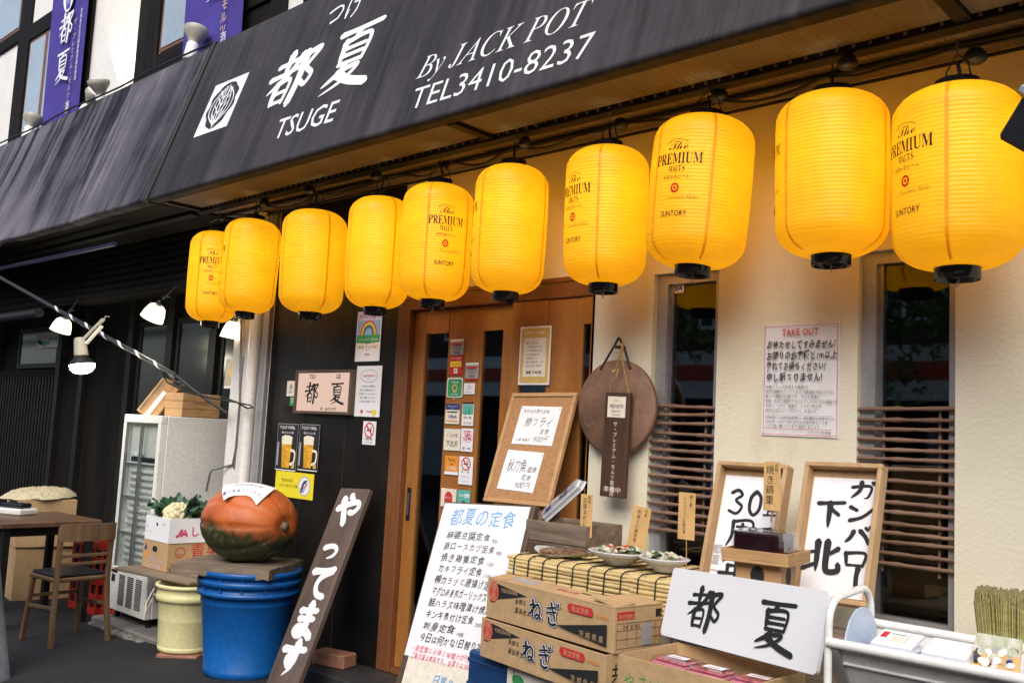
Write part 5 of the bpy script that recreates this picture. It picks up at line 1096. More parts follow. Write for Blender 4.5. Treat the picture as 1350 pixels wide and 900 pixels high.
# crates behind it
b = MB(); X0,X1,Y0,Y1 = -2.78,-2.43,-.40,-.12
for k in range(2): b.box(X0,X1,Y0,Y1,.2+k*.44,.2+k*.44+.43,'brown_wood',.005)
b.box(-2.64,-2.636,Y0-.002,Y0+.001,.65,1.05,'ink'); b.build('wooden_stand',None,None,'weathered dark wooden stand between the menu board and the reed mat table','stand')
b = MB(); zz = 1.072
b.box(X0+.01,X1-.01,Y0+.01,Y0+.022,zz,zz+.085,'old_wood',.002); b.box(X0+.01,X1-.01,Y1-.03,Y1-.018,zz,zz+.085,'old_wood',.002); b.box(X0+.01,X0+.022,Y0+.022,Y1-.03,zz,zz+.085,'old_wood'); b.box(X1-.022,X1-.01,Y0+.022,Y1-.03,zz,zz+.085,'old_wood'); b.box(X0+.022,X1-.022,Y0+.022,Y1-.03,zz+.001,zz+.012,'old_wood')
b.build('wooden_tray',None,None,'shallow grey wooden tray holding papers on top of the dark stand','tray')
# bundle of magazines and paper bag
p0 = U(722,672,y=-.36); p1 = U(764,634,y=-.36)
d = (p1-p0).normalized(); Lm = (p1-p0).length; zn = (Vector((-.75,-.62,.5)) - d*d.dot(Vector((-.75,-.62,.5)))).normalized(); yn = zn.cross(d)
b = MB(); b.T = Matrix(((d.x,yn.x,zn.x,p0.x),(d.y,yn.y,zn.y,p0.y),(d.z,yn.z,zn.z,p0.z),(0,0,0,1)))
rd = random.Random(5)
for k in range(6): b.box(-.03,Lm-.004*k,-.035+.003*k,.035,-.03+.0065*k,-.0245+.0065*k,('paper','acrylic','grey')[k%3],.001)
b.start(.0095)
for k in range(16): x_ = rd.uniform(-.02,Lm-.05); y_ = rd.uniform(-.02,.02); b.rc(x_,y_-.01,x_+rd.uniform(.01,.04),y_+.012,rd.choice(['skyblue','navy','grey','brown_wood','paper','paper_warm','ink']))
b.build('magazine_bundle',None,None,'bundle of folded magazines sticking up from the wooden tray','magazines')
b = MB(); b.T = TR((-2.70,-.32,1.085)) @ Matrix.Scale(.8,4)
rd = random.Random(4); vs = []
for j in range(7):
    for k in range(14): a = 2*math.pi*k/14; r = .075*(1-.05*j)*(1+.12*rd.uniform(-1,1)); vs.append((r*1.2*math.cos(a),r*.8*math.sin(a),.022*j+(.014*rd.uniform(-1,1) if j else 0)))
b.add(vs,[(j*14+k,j*14+(k+1)%14,(j+1)*14+(k+1)%14,(j+1)*14+k) for j in range(6) for k in range(14)]+[tuple(range(84,98))],'bag'); b.build('paper_bag',None,None,'crumpled brown paper bag in the wooden tray beside the magazines','bag')

# table with reed mat
TY0,TY1 = -.62,-.16; a = U(674,732,y=TY0); e = U(889,766,y=TY0); TX0,TX1 = a.x,e.x; TZ = (a.z+e.z)/2
t = thing('display_table','dark wooden table under the reed mat','table',TR(((TX0+TX1)/2,(TY0+TY1)/2,gz(-2))))
hx = (TX1-TX0)/2; hy = (TY1-TY0)/2; hz = TZ-gz(-2)-.012
b = MB(); b.box(-hx+.01,hx+.03,-hy+.025,hy,hz-.03,hz,'brown_wood',.003); b.build('table_top',t)
for sx in (-1,1):
    for sy in (-1,1): b = MB(); b.box(sx*(hx-.04)-.025+(.04 if sx>0 else 0),sx*(hx-.04)+.025+(.04 if sx>0 else 0),sy*(hy-.05)-.025,sy*(hy-.05)+.025,0,hz-.031,'brown_wood',.003); b.build('leg',t)
b = MB(); rd = random.Random(3)
zt = TZ; n_ = 34
for k in range(n_):   # reeds along the table, over the top then down the front
    if k < 20: y_, z_ = TY1-.02-(TY1-.02-TY0)*k/20, zt-.004
    else: y_, z_ = TY0-.004, zt-.004-(k-20)*.0155
    if k == 20: y_ -= .0; z_ -= .003
    for sgm in range(4):
        L0 = TX0+(TX1-TX0)*sgm/4+(rd.uniform(-.012,.0) if sgm == 0 else rd.uniform(-.02,.02)); L1 = TX0+(TX1-TX0)*(sgm+1)/4+(rd.uniform(0,.012) if sgm == 3 else .03)
        rr = rd.uniform(.0075,.0098)
        b.tube([(L0,y_+rd.uniform(-.002,.002),z_+rd.uniform(-.003,.003)),((L0+L1)/2,y_+rd.uniform(-.003,.003),z_+rd.uniform(-.003,.003)),(L1,y_+rd.uniform(-.002,.002),z_+rd.uniform(-.003,.003))],rr,'straw',6)
x = TX0+.03
while x < TX1:
    b.tube([(x+.015,TY1-.02,zt+.007),(x+.01,TY0,zt+.008),(x+.004,TY0-.016,zt-.006),(x,TY0-.017,zt-.11),(x-.006,TY0-.017,zt-.225)],.0028,'ink',5); x += .075
b.build('reed_mat',None,None,'straw reed mat with dark binding threads draped over the table edge','mat')
# dishes
def dish(px, py, kind, label):
    p = U(px,py,y=-.50)
    t = thing('food_dish',label,'dish',TR((p.x,p.y,TZ+.012)) @ RZ(8) @ Matrix.Scale(.88,4),'sample dishes on the reed mat')
    b = MB()
    if kind == 0:
        N=24; vs=[]
        for i in range(4):
            for k in range(N):
                a=2*math.pi*k/N; r=(.02,.09,.125,.14)[i]; vs.append((r*math.cos(a)*1.05,r*.62*math.sin(a),(.0,.002,.008,.018)[i]+(.012*math.cos(2*a+.5) if i>1 else 0)))
        b.add(vs,[(i*N+k,i*N+(k+1)%N,(i+1)*N+(k+1)%N,(i+1)*N+k) for i in range(3) for k in range(N)]+[tuple(range(N))],'plate',True); b.build('plate',t)
        f=MB(); rd=random.Random(5)
        for k in range(26):
            f.T=TR((rd.uniform(-.09,.09),rd.uniform(-.045,.045),.010+rd.uniform(0,.008))); q=rd.uniform(.012,.022); f.lathe([(q*math.sin(a),-q*math.cos(a)*.7) for a in [math.pi*i/5 for i in range(6)]],'brown_food',8)
        f.build('food',t)
    else:
        s_ = 1 if kind==1 else .8
        b.lathe([(0,.0),(.05*s_,.0),(.055*s_,.01),(.1*s_,.035),(.13*s_,.055),(.127*s_,.058),(.095*s_,.04),(.05*s_,.02),(0,.018)],'plate',36,lambda a,z: 1+.06*math.cos(2*a)); b.build('plate',t)
        f=MB(); rd=random.Random(6+kind)
        for k in range(90 if kind==1 else 60):
            r=.085*s_*math.sqrt(rd.random()); a=rd.uniform(0,6.28); m_='tomato' if (kind==1 and k%4==0) else ('leaf' if k%5==1 else 'salad'); q=rd.uniform(.01,.024)
            f.T=TR((r*math.cos(a),r*math.sin(a),.045+rd.uniform(0,.022))) @ Matrix.Rotation(rd.uniform(0,6.28),4,'Z') @ RX(rd.uniform(-50,50)); q*=1.25
            f.add([(-q,-q*.5,0),(0,-q*.7,.006),(q,-q*.4,0),(q*1.1,q*.4,-.003),(0,q*.65,.008),(-q*.9,q*.5,.0),(0,0,.012)],[(0,1,6),(1,2,6),(2,3,6),(3,4,6),(4,5,6),(5,0,6)],m_,False)
        f.build('food',t)
    w_=MB(); N=28; vs=[(0,0,.07 if kind else .035)]; rd=random.Random(9+kind)
    R0=.135 if kind!=2 else .105
    for i in range(1,4):
        for k in range(N):
            a=2*math.pi*k/N; r=R0*i/3; vs.append((r*math.cos(a)*1.03,r*math.sin(a)*(.66 if kind==0 else 1),(.068,.064,.05)[i-1]*(.5 if kind==0 else 1)+rd.uniform(-.006,.006)))
    w_.add(vs,[(0,1+k,1+(k+1)%N) for k in range(N)]+[(1+i*N+k,1+(i+1)*N+k,1+(i+1)*N+(k+1)%N,1+i*N+(k+1)%N) for i in range(2) for k in range(N)],'film',False); w_.build('plastic_wrap',t)
    return p
q1 = dish(742,735,0,'wavy white plate of brown fried food, leftmost on the reed mat')
q2 = dish(815,745,1,'white bowl with red and white food under plastic wrap')
q3 = dish(875,752,2,'small white dish with pale green wrapped food next to the white sign')
# tags
def ptag(px, lab, lines, y, stick_to, tilt=0):
    Mf,w_,h_ = wallrect(*px,y); t = thing('price_tag',lab,'tag',Mf @ RZ(tilt),'pale wooden menu tags')
    b = MB(); b.box(-w_/2,w_/2,-h_/2,h_/2,0,.003,'tag',.0008); b.start(.0034); b.txt(lines[0],w_*.26,h_*.46,h_*.085,'ink',vertical=True,jit=.03); b.txt(lines[1],-w_*.12,h_*.42,h_*(.82/len(lines[1])/1.06),'ink',vertical=True,jit=.04); b.build('tag_board',t)
    s_ = MB(); s_.tube([(0,-h_/2,-.002),(0.004,stick_to-Mf.translation.z,-.004)],.002,'pine',5); s_.build('stick',t)
ptag((765.5,651,781,708),'wooden price tag left of the hanging board, first of the row',('国産','豆腐まぜどん'),-.36,TZ,1)
ptag((831,667,855,723),'tilted wooden price tag in front of the bamboo lattice edge',('旬魚','刺身と小鉢定食'),-.36,TZ,-9)
ptag((894.5,649,916.5,711),'upright wooden price tag before the left bamboo lattice',('鶏と葱','レンコンつくね鶏定食'),-.36,TZ,0)
ptag((1007,608,1029,673),'highest wooden price tag, overlapping the board with the number',('名物','焼き鶏重'),-.42,1.15,0)

# spring onion cartons
def negi(mw, label, extra):
    t = thing('produce_carton',label,'box',mw,'printed produce cartons')
    L,W,H = .60,.26,.125; b = MB(); m='card'; th=.005
    b.box(0,L,0,th,0,H,m,.001); b.box(0,L,W-th,W,0,H,m,.001); b.box(0,th,th,W-th,0,H,m); b.box(L-th,L,th,W-th,0,H,m); b.box(th,L-th,th,W-th,0,th,m)
    b.T = frame((0,0,0),(1,0,0),(0,0,1)); b.start(.0008)
    b.pg([(.055,H*.93),(.055,H*.52),(.21,H*.78)],'ink'); b.pg([(.02,H*.42),(.045,H*.42),(.02,H*.52)],'ink'); b.txt('YOKOKAWA',.075,H*.74,.018,'card','l',fit=.085)
    b.el(.037,H*.70,.026,H*.27,'red'); b.ring(.037,H*.70,.0225,H*.235,.002,'card'); b.txt('徳',.037,H*.72,.03,'card','c'); b.txt('用',.037,H*.5,.028,'card','c')
    b.txt('新鮮な',.15,H*.55,.019,'ink',jit=.03); b.txt('葉長根太',.15,H*.32,.02,'ink',jit=.03)
    for m_,k_ in (('navy',2.15),('paper',1.65),('ink',1.0)): b.brush('ね',.225,H*.27,.062,H*.52,m_,k_,.1); b.brush('ぎ',.305,H*.25,.062,H*.56,m_,k_,.1)
    b.rc(.415,H*.70,.505,H*.90,'red'); b.el(.415,H*.80,.011,H*.10,'red',12); b.el(.505,H*.80,.011,H*.10,'red',12); b.txt('新文字巻',.46,H*.735,.019,'card','c',fit=.075); b.txt('鮮度抜群',.525,H*.74,.012,'orange',fit=.055)
    b.pg([(.355,H*.30),(.575,H*.12),(.575,H*.62)],'ink'); b.txt('茨 城 県 産',.458,H*.2,.021,'card',fit=.105)
    b.T = frame((L,0,0),(0,1,0),(0,0,1)); b.start(.0008)
    if extra:
        b.rc(.01,H*.74,.08,H*.92,'red'); b.txt('等級選別',.045,H*.77,.014,'card','c',fit=.06); b.rc(.17,H*.74,.24,H*.92,'ink'); b.txt('産地',.205,H*.77,.016,'card','c')
        for z_ in (.1,.3,.5,.66): b.rc(.01,H*z_-.0006,.24,H*z_+.0006,'ink')
        for x_ in (.01,.05,.09,.13,.17,.239): b.rc(x_-.0006,H*.1,x_+.0006,H*.66,'ink')
        b.rc(.11,H*.12,.155,H*.62,'grey'); b.ring(.205,H*.38,.02,.02,.003,'red'); b.txt('優',.205,H*.3,.025,'red','c'); b.txt('ネギ 五キロ',.03,H*.53,.014,'ink')
    else:
        b.txt('共',.05,H*.4,.055,'ink','c',bold=.01); b.rc(.0,H*.08,.255,H*.26,'ink'); b.ring(.2,H*.62,.022,.022,.003,'red')
    b.T = Matrix(); b.build('carton_body',t)
    if extra:
        f = MB(); f.T = TR((0,.0,H)) @ RX(6); f.box(.003,L-.003,.0,.085,0,.004,m); f.start(.0045); f.rc(.08,.03,.2,.065,'grey'); f.txt('取扱注意',.3,.035,.025,'red'); f.box(.4,.44,.055,.062,.004,.005,'ink'); f.T = TR((0,W,H)) @ RX(-4); f.box(.003,L-.003,-.075,0,0,.004,m)
        f.T = TR((L,0,H)) @ RY(8); f.box(-.10,0,.006,W-.006,.0012,.005,m); f.T = TR((0,0,H)) @ RY(-3); f.box(0,.09,.006,W-.006,.0012,.005,m); f.build('flap',t)
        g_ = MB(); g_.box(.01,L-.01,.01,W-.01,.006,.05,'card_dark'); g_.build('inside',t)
    return t
TLn = U(643,768,y=-.76); TRn = U(811,803,y=-.86); dv = TRn-TLn; ang = math.degrees(math.atan2(dv.y,dv.x)); BLn = U(640,811,y=-.76)
zb = BLn.z-.003; sc = math.hypot(dv.x,dv.y)/.60; print('negi', sc, ang, zb, TLn.z)
NM = TR((TLn.x,TLn.y,zb)) @ RZ(ang) @ Matrix.Scale(sc,4)
negi(NM,'upper open printed produce carton with raised flaps before the reed mat',True)
negi(TR((TLn.x-.01,TLn.y-.012,zb-.127*sc)) @ RZ(ang-1.0) @ Matrix.Scale(sc,4),'lower closed printed produce carton carrying the open one',False)
gt = zb-.127*sc-.002
b = MB(); b.box(0,.5,0,.24,gz(-2),gt-.0,'paper_warm',.004); Tt = TR((TLn.x+.115,TLn.y+.01,0)) @ RZ(ang)
b.T = frame((0,0,gt),(1,0,0),(0,0,1)); b.start(.001)
pts_ = [(.05,-.05),(.05,-.10)]+[(.05+.4*k/8,-.12-.012*k) for k in range(1,9)]
b.pg([(.04,-.105)]+[(.04+.42*k/24,-.045-.05*(k/24)-.010*abs(math.cos(k*.9))) for k in range(25)]+[(.46,-.2),(.25,-.17),(.12,-.13)],'green')
for k in range(5): b.el(.07+.085*k,-.055-.018*k,.035,.022,'green',16)
b.rib([(.03,-.10),(.05,-.115),(.065,-.105),(.085,-.125),(.1,-.115),(.12,-.14)],.005,'ink',0); b.txt('高原',.045,-.02,.015,'ink',vertical=True); b.T = Matrix()
b.build('white_carton',None,Tt,'white carton with green treetops printed on it under the produce cartons','box')
b = MB(); b.box(-.14,.14,-.14,.14,gz(-2.6),gt-.004,'blue_crate',.01)
for k in range(5): b.box(-.142,.142,-.142,.142,gt-.05-.09*k,gt-.035-.09*k,'blue_crate',.004)
b.build('blue_container',None,TR((TLn.x+.02,TLn.y+.17,0)) @ RZ(ang),'dark blue plastic container in the shade below the produce cartons','container')

# framed brush boards
def framed(px, ys, lab, paint, grp):
    Mf,w_,h_ = rect(*px,ys=ys); t = thing('framed_board',lab,'board',Mf,grp); k=.016; d_=.045
    b = MB(); b.box(-w_/2,w_/2,h_/2-k,h_/2,-.01,d_,'pale_wood',.002); b.box(-w_/2,w_/2,-h_/2,-h_/2+k,-.01,d_,'pale_wood',.002); b.box(-w_/2,-w_/2+k,-h_/2+k,h_/2-k,-.01,d_,'pale_wood',.002); b.box(w_/2-k,w_/2,-h_/2+k,h_/2-k,-.01,d_,'pale_wood',.002); b.box(-w_/2+k,w_/2-k,-h_/2+k,h_/2-k,-.01,.0,'pale_wood'); b.build('frame',t)
    b = MB(); b.box(-w_/2+k+.006,w_/2-k-.006,-h_/2+k+.01,h_/2-k-.028,.0005,.003,'paper'); b.start(.0035); paint(b,w_,h_); b.build('paper_sheet',t)
def p1(b,w_,h_):
    b.brush('3',-w_*.33,h_*.12,w_*.26,h_*.2,'ink',1.4,.3); b.brush('0',-w_*.06,h_*.12,w_*.24,h_*.2,'ink',1.4,.2); b.brush('周',-w_*.28,-h_*.12,w_*.4,h_*.22,'ink',1.2); b.brush('年',-w_*.3,-h_*.38,w_*.44,h_*.24,'ink',1.2)
    b.brush('今',w_*.2,h_*.26,w_*.22,h_*.13,'ink',1); b.brush('年',w_*.2,h_*.1,w_*.22,h_*.13,'ink',1); b.brush('で',w_*.16,-h_*.06,w_*.24,h_*.13,'ink',1); b.txt('都夏一同',-w_*.36,-h_*.1,h_*.075,'grey',vertical=True)
def p2(b,w_,h_):
    for k,chh in enumerate('ガンバロー'): b.brush(chh,w_*.06+(.01 if chh=='ー' else 0),h_*(.25-.165*k)-(.0 if k<4 else -.02),w_*.36,h_*.145,'ink',1.45,.5)
    b.brush('下',-w_*.33,h_*.03,w_*.38,h_*.22,'ink',1.3,.4); b.brush('北',-w_*.42,-h_*.3,w_*.48,h_*.25,'ink',1.3,.5)
ST = 1.035
framed(((965,611),(1053,619),(1010,800),(912,786)),(-.22,-.22,-.36,-.36),'left pale framed board with a brushed number, behind the small stand',p1,'framed brush lettered boards')
framed(((1073,611),(1179,619),(1140,800),(1040,790)),(-.24,-.24,-.38,-.38),'right pale framed board with two columns of bold brush characters',p2,'framed brush lettered boards')
zs = U(960,793,y=-.36).z-.02
b = MB(); X0,X1,Y0,Y1 = -1.83,-1.13,-.74,-.30; z1_ = zs-.004; g_ = gz(-1.5)
for k in range(5): b.box(X0,X1,Y0,Y0+.02,g_+.02+k*(z1_-g_)/5,g_+.0+(k+1)*(z1_-g_)/5,'old_wood',.003)
for k in range(5): b.box(X1-.02,X1,Y0+.02,Y1,g_+.02+k*(z1_-g_)/5,g_+.0+(k+1)*(z1_-g_)/5,'old_wood',.003)
b.box(X0,X1-.02,Y0+.02,Y1,z1_-.03,z1_-.004,'old_wood',.003); b.box(X0,X0+.02,Y0+.02,Y1,g_,z1_-.03,'old_wood')
for x in (X0+.03,X1-.03): b.box(x-.02,x+.02,Y0-.015,Y0-.001,g_,z1_,'old_wood',.003)
b.build('wooden_crate',None,None,'weathered slatted wooden crate carrying the framed boards and the small stand','crate')
# offering stand and wrapped box
p = U(1010,735,y=-.60); wS = .22
t = thing('offering_stand','small pale wooden offering stand with oval holes behind the white sign','stand',TR((p.x,p.y,z1_)) @ RZ(8))
hS = p.z-z1_; r_=.075
b = MB()
b.box(-r_,r_,-r_,r_,0,hS-.012,'pine',.004)
for Mx in (frame((0,-r_,hS-.05),(1,0,0),(0,0,1)),frame((r_,0,hS-.05),(0,1,0),(0,0,1))): b.T=Mx; b.start(.0006); b.pg([(.024*math.cos(k*.35),.032*math.sin(k*.35)*(1.0)) for k in range(18)],'brown_wood'); b.pg([(.021*math.cos(k*.35)-.001,.029*math.sin(k*.35)) for k in range(18)],'ink')
b.T = Matrix(); b.build('pedestal',t)
b = MB(); q=wS/2; b.box(-q,q,-q,q,hS-.011,hS,'pine',.002)
for a0,a1,c0,c1 in ((-q,q,-q,-q+.006),(-q,q,q-.006,q),(-q,-q+.006,-q+.006,q-.006),(q-.006,q,-q+.006,q-.006)): b.box(a0,a1,c0,c1,hS+.0002,hS+.03,'pine',.001)
b.build('tray',t)
b = MB(); b.box(-.075,.075,-.075,.075,0,.07,'black_plastic',.006); b.add([(-.08,-.08,.001),(.1,-.085,.001),(.1,.08,.001),(-.08,.08,.001),(-.078,-.079,.075),(.09,-.08,.078),(.085,.08,.077),(-.079,.079,.076)],[(0,1,5,4),(1,2,6,5),(2,3,7,6),(3,0,4,7),(4,5,6,7)],'film')
b.mats[0] = mat('maroon_box',(.02,.006,.008),.2,var=.2)
b.build('wrapped_box',None,TR((p.x-.01,p.y,p.z+.012)) @ RZ(8),'dark maroon box in clear plastic wrap on the offering stand','box')
# white name sign
Mf,w_,h_ = rect((893,745),(1100,785),(1078,886),(873,840),ys=(-.80,-1.04,-1.09,-.85))
b = MB(); r_=.014; n_=6; out=[]
for cx_,cy_,a0 in ((w_/2-r_,h_/2-r_,0),(-w_/2+r_,h_/2-r_,90),(-w_/2+r_,-h_/2+r_,180),(w_/2-r_,-h_/2+r_,270)):
    for k in range(n_+1): a=rad(a0+90*k/n_); out.append((cx_+r_*math.cos(a),cy_+r_*math.sin(a)))
N=len(out); b.add([(x,y,0) for x,y in out]+[(x,y,.012) for x,y in out],[tuple(range(N))[::-1],tuple(range(N,2*N))]+[(i,(i+1)%N,N+(i+1)%N,N+i) for i in range(N)],'white'); b.start(.0125)
b.brush('都',-w_*.34,-h_*.32,w_*.25,h_*.62,'ink',1.15); b.brush('夏',w_*.12,-h_*.36,w_*.25,h_*.66,'ink',1.15)
b.build('name_sign',None,Mf,'wide white sign board with two black brush characters in the foreground','sign')
# cardboard tray of meat packs
zt_ = .895
A_ = U(841,868,z=zt_); B_ = U(893,846,z=zt_); C_ = U(1062,884,z=zt_)
ex = (C_-B_); ex.z=0; lx_ = ex.length; ex.normalize(); ey = Vector((-ex.y,ex.x,0)); dy_ = abs((A_-B_).dot(ey))
print('tray', A_, B_, C_, lx_, dy_)
dy_ = max(.2,min(.32,dy_))
t = thing('cardboard_tray','open cardboard tray with green print below the white sign','tray',Matrix(((ex.x,ey.x,0,B_.x),(ex.y,ey.y,0,B_.y),(0,0,1,zt_),(0,0,0,1))))
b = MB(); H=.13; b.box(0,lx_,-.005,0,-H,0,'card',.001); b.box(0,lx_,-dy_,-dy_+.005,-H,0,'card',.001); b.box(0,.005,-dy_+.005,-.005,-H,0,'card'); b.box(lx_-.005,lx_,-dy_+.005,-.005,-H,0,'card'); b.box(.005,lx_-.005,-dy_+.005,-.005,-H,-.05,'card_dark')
b.T = frame((0,-dy_,-H),(1,0,0),(0,0,1)); b.start(.001); b.txt('やさい',.02,.05,.045,'green',jit=.05); b.el(.17,.06,.02,.02,'green',16); b.ring(.22,.05,.018,.018,.003,'brown_wood'); b.T = Matrix(); b.build('tray_body',t)
TM = t.matrix_world.copy()
for k,(x_,y_,lab) in enumerate(((.085,-.10,'left pack of red meat in the cardboard tray'),(.225,-.115,'middle pack of red meat in the cardboard tray'),(.365,-.10,'right pack of red meat in the cardboard tray'))):
    x_ = x_*lx_/.45
    tt = thing('meat_pack',lab,'meat pack',TM @ TR((x_,y_-.02,-.049)) @ RZ(-4+4*k),'packs of red meat in the cardboard tray')
    b=MB(); b.box(-.062,.062,-.042,.042,0,.02,'pack',.004); b.box(-.055,.055,-.035,.035,.0205,.028,'meat',.004); b.build('foam_tray',tt)
    b=MB(); b.box(-.063,.063,-.043,.043,.021,.0325,'film',.004); b.start(.033); b.rc(-.03,-.01,.035,.025,'paper'); b.rc(-.02,.0,.02,.006,'red'); b.build('film',tt)
b=MB(); b.box(0,lx_*.98,-dy_*.96,-.01,gz(-1.5)-zt_,-H-.003,'card',.004); b.build('cardboard_box',None,TM,'plain cardboard box under the tray of meat packs','box')
# white rack with a sloping bin
RXx = U(1092,850,y=-1.22).x
t = thing('white_rack','white metal rack with a sloping leaflet bin at the lower right','rack',Matrix())
yf, yk = -1.22, -.97
zf = U(1094,815,y=yf).z; tp_ = U(1135,784,y=-1.08).z
b=MB(); g_=gz(0)
arc=[(RXx,yf,g_),(RXx,yf,tp_-.06)]+[(RXx, yf+(.06-.06*math.cos(a)), tp_-.06+.06*math.sin(a)) for a in [k*math.pi/12 for k in range(1,7)]]+[(RXx, yk-(.06-.06*math.cos(a)), tp_+.01-.06+.06*math.sin(a)) for a in [k*math.pi/12 for k in range(6,-1,-1)]]+[(RXx,yk,g_)]
b.tube(arc,.0095,'white_metal',14); b.build('end_frame',t)
RX1 = RXx+.95
b=MB(); arc2=[(RX1,p_[1],p_[2]) for p_ in arc]; b.tube(arc2,.0095,'white_metal',14); b.build('end_frame',t)
zr = U(1097,846,y=yf).z; zr2 = U(1340,893,y=yf).z; print('rail',zr,zr2)
zr=(zr+zr2)/2
b=MB(); b.tube([(RXx,yf-.005,zr),(RX1,yf-.005,zr)],.012,'white_metal',12); b.tube([(RXx,yk,zr+.02),(RX1,yk,zr+.02)],.012,'white_metal',12); b.build('rail',t)
b=MB()
b.add([(RXx+.02,yf,zr-.004),(RX1-.02,yf,zr-.004),(RX1-.02,yf+.11,zr-.16),(RXx+.02,yf+.11,zr-.16),(RXx+.02,yk-.02,zr-.14),(RX1-.02,yk-.02,zr-.14),(RX1-.02,yk-.005,zr+.015),(RXx+.02,yk-.005,zr+.015)],[(0,1,2,3),(3,2,5,4),(4,5,6,7)],'white_metal')
b.tube([(RXx+.02,yf+.03,zr-.05),(RX1-.02,yf+.03,zr-.05)],.004,'white_metal',6)
b.obox((RXx+.012,yf,zr-.01),(RXx+.012,yf+.11,zr-.165),.014,.03,'alu',(1,0,0)); b.build('bin',t)
b=MB(); pc_=(RXx+.03,(yf+yk)/2-.0,zr-.02); N=24
b.add([(pc_[0]-.004*s_,pc_[1]+.098*math.cos(2*math.pi*k/N),pc_[2]+(.095 if math.sin(2*math.pi*k/N)>0 else .05)*math.sin(2*math.pi*k/N)) for s_ in (0,1) for k in range(N)],[tuple(range(N)),tuple(range(N,2*N))[::-1]]+[(k,(k+1)%N,N+(k+1)%N,N+k) for k in range(N)],'blue_plate'); b.build('end_plate',t)
for k,(px0,px1,lab,cov) in enumerate(((1150,1212,'left frosted leaflet holder in the white rack, with a printed sheet on top',1),(1216,1284,'right frosted leaflet holder in the white rack, with blank white sheets',0))):
    xa = U(px0,850,y=-1.08).x; xb = U(px1,858,y=-1.08).x; zc = zr+.012
    tt = thing('leaflet_holder',lab,'holder',TR(((xa+xb)/2,-1.08,zr-.13)),'leaflet holders in the white rack'); hw=(xb-xa)/2-.004
    b=MB(); b.box(-hw,hw,-.055,.055,0,.125,'acrylic',.008)
    if cov: b.T=frame((0,-.055,.06),(1,0,0),(0,0,1)); b.start(.0008); b.rc(-hw*.8,.02,hw*.75,.035,'brown_wood'); b.T=Matrix()
    b.build('holder_body',tt)
    b=MB(); b.T=TR((0,.01,.128)) @ RX(14); b.box(-hw+.004,hw-.004,-.04,.05,0,.010,'paper',.001); b.start(.0105)
    if cov: b.rc(-hw*.8,.0,-hw*.5,.035,'red'); b.rc(-hw*.3,-.02,hw*.3,.02,'paper_warm'); b.rc(hw*.4,-.02,hw*.44,.04,'gold'); b.rc(-hw*.4,.026,hw*.3,.03,'green')
    b.build('leaflet',tt)
xa = U(1284,855,y=-1.08).x; xb = U(1346,868,y=-1.08).x
b=MB(); w_=xb-xa; b.box(-w_/2,w_/2,-.07,.07,0,.004,'tag'); b.start(.0045); b.rc(-w_/2,.02,w_/2,.07,'salad')
rd=random.Random(12)
for k in range(46):
    cx_=rd.uniform(-w_*.45,w_*.42); cy_=rd.gauss(.018,.014); r_=rd.uniform(.004,.011); b.el(cx_,cy_,r_,r_*rd.uniform(.7,1.3),rd.choice(['ink','grey','brown_wood','paper_warm','tag','navy','salad','paper','tag']),9)
b.txt('下北沢の街',0,-.03,.02,'pink','c',fit=w_*.8); b.txt('ありがとう',0,-.055,.016,'red','c',fit=w_*.7)
b.build('photo_leaflet',None,frame(((xa+xb)/2,-1.09,zr-.01),(1,0,0),(0,.45,.9)),'photo leaflet with portraits standing at the right end of the white rack','leaflet')
# sheaf of dry grass by the wall
c0 = U(1340,820,y=-.32); t_z = U(1320,788,y=-.32).z
b=MB(); rd=random.Random(8)
for k in range(900):
    a=rd.uniform(0,6.28); r=math.sqrt(rd.random()); bx_=.085*r*math.cos(a); by_=.04*r*math.sin(a); L=t_z-.09+rd.uniform(-.03,.018); k2=1.35
    p_=[Vector((bx_*.8,by_,0)),Vector((bx_*.85,by_,L*.6)),Vector((bx_*1.15+.02*bx_/.085,by_*1.2,L))]
    b.tube(p_,[.0032,.003,.0018],'khaki',4); b.add([p_[2]+Vector((-.003,0,0)),p_[2]+Vector((.003,0,0)),p_[2]+Vector((.004,.0,.014)),p_[2]+Vector((-.002,0,.012))],[(0,1,2,3)],'khaki_tip')
b.tube([(.1*math.cos(k*.3),.05*math.sin(k*.3),.85) for k in range(22)],.005,'rope',5)
b.build('grass_sheaf',None,TR((c0.x,-.32,.09)),'upright khaki sheaf of dry grass against the cream wall at the right','sheaf')

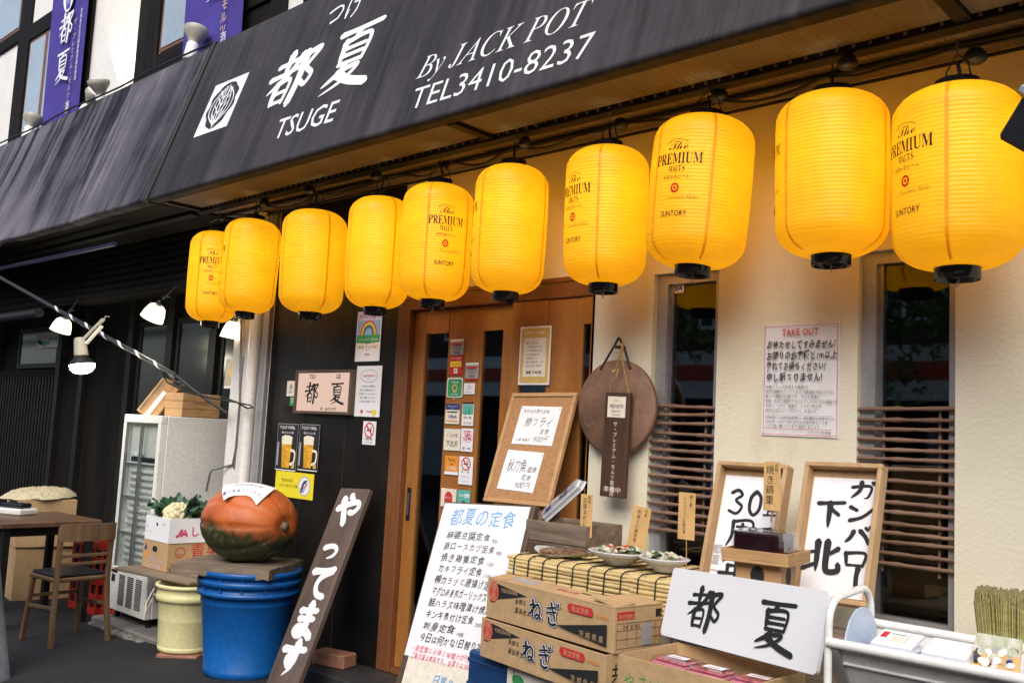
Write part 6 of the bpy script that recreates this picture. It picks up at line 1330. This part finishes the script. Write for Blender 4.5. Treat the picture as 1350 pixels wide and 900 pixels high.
# ================================================================== across the street, seen in the window glass
def mir(px, py, Y):
    p = U(px,py,y=0); d = (p-CAM).normalized(); return p+Vector((d.x,-d.y,d.z))*((-Y)/d.y)
M['far_brick'] = mat('far_brick', (.06,.03,.022), .9, c2=(.13,.06,.045), scale=6); M['awning_red'] = flat('awning_red', (.62,.10,.06))
YO = -14.0; za = mir(1200,531,YO).z; zb_ = mir(1200,505,YO).z; zc_ = mir(1200,482,YO).z; zd_ = mir(1200,461,YO).z
b=MB(); b.box(-34,30,YO-1,YO,0,7.5,'far_brick')
b.box(-34,16,YO+.001,YO+.9,za,zb_,'white'); b.box(-34,16,YO+.001,YO+.93,zb_,zc_,'awning_red'); b.box(-34,16,YO+.001,YO+.9,zc_,zd_,'white')
for k in range(12): b.box(-32+k*4.6,-29.4+k*4.6,YO+.001,YO+.06,.3,za-.5,'room'); b.box(-29.2+k*4.6,-28+k*4.6,YO+.001,YO+.06,.4,za-.5,'pane')
a0 = mir(1162,423,YO); a1 = mir(1218,398,YO)
for dx in (-16,-12,-8,-4,0,4.2,8.4):
    b.box(min(a0.x,a1.x)+dx,max(a0.x,a1.x)+dx,YO+.001,YO+.05,a0.z,a1.z+.9,'white'); b.box(min(a0.x,a1.x)+dx+.08,(a0.x+a1.x)/2+dx-.04,YO+.051,YO+.06,a0.z+.08,a1.z+.8,'room'); b.box((a0.x+a1.x)/2+dx+.04,max(a0.x,a1.x)+dx-.08,YO+.051,YO+.06,a0.z+.08,a1.z+.8,'room')
rd=random.Random(2); M['far_leaf'] = mat('far_leaf', (.08,.16,.03), .6, c2=(.22,.30,.08), scale=3)
for (px_,py_,sp_,n_) in ((1232,424,.42,260),(1178,405,.55,300),(902,432,.4,220),(1162,500,.35,160)):
    cc = mir(px_,py_,YO+2.2)
    for k in range(n_):
        c_=cc+Vector((rd.gauss(0,sp_),rd.gauss(0,sp_*.6),rd.gauss(0,sp_*.7))); q=.11; b.add([c_+Vector([rd.uniform(-q,q) for _ in range(3)]) for _ in range(3)],[(0,1,2)],'far_leaf')
b.build('opposite_street_side',kind='structure')
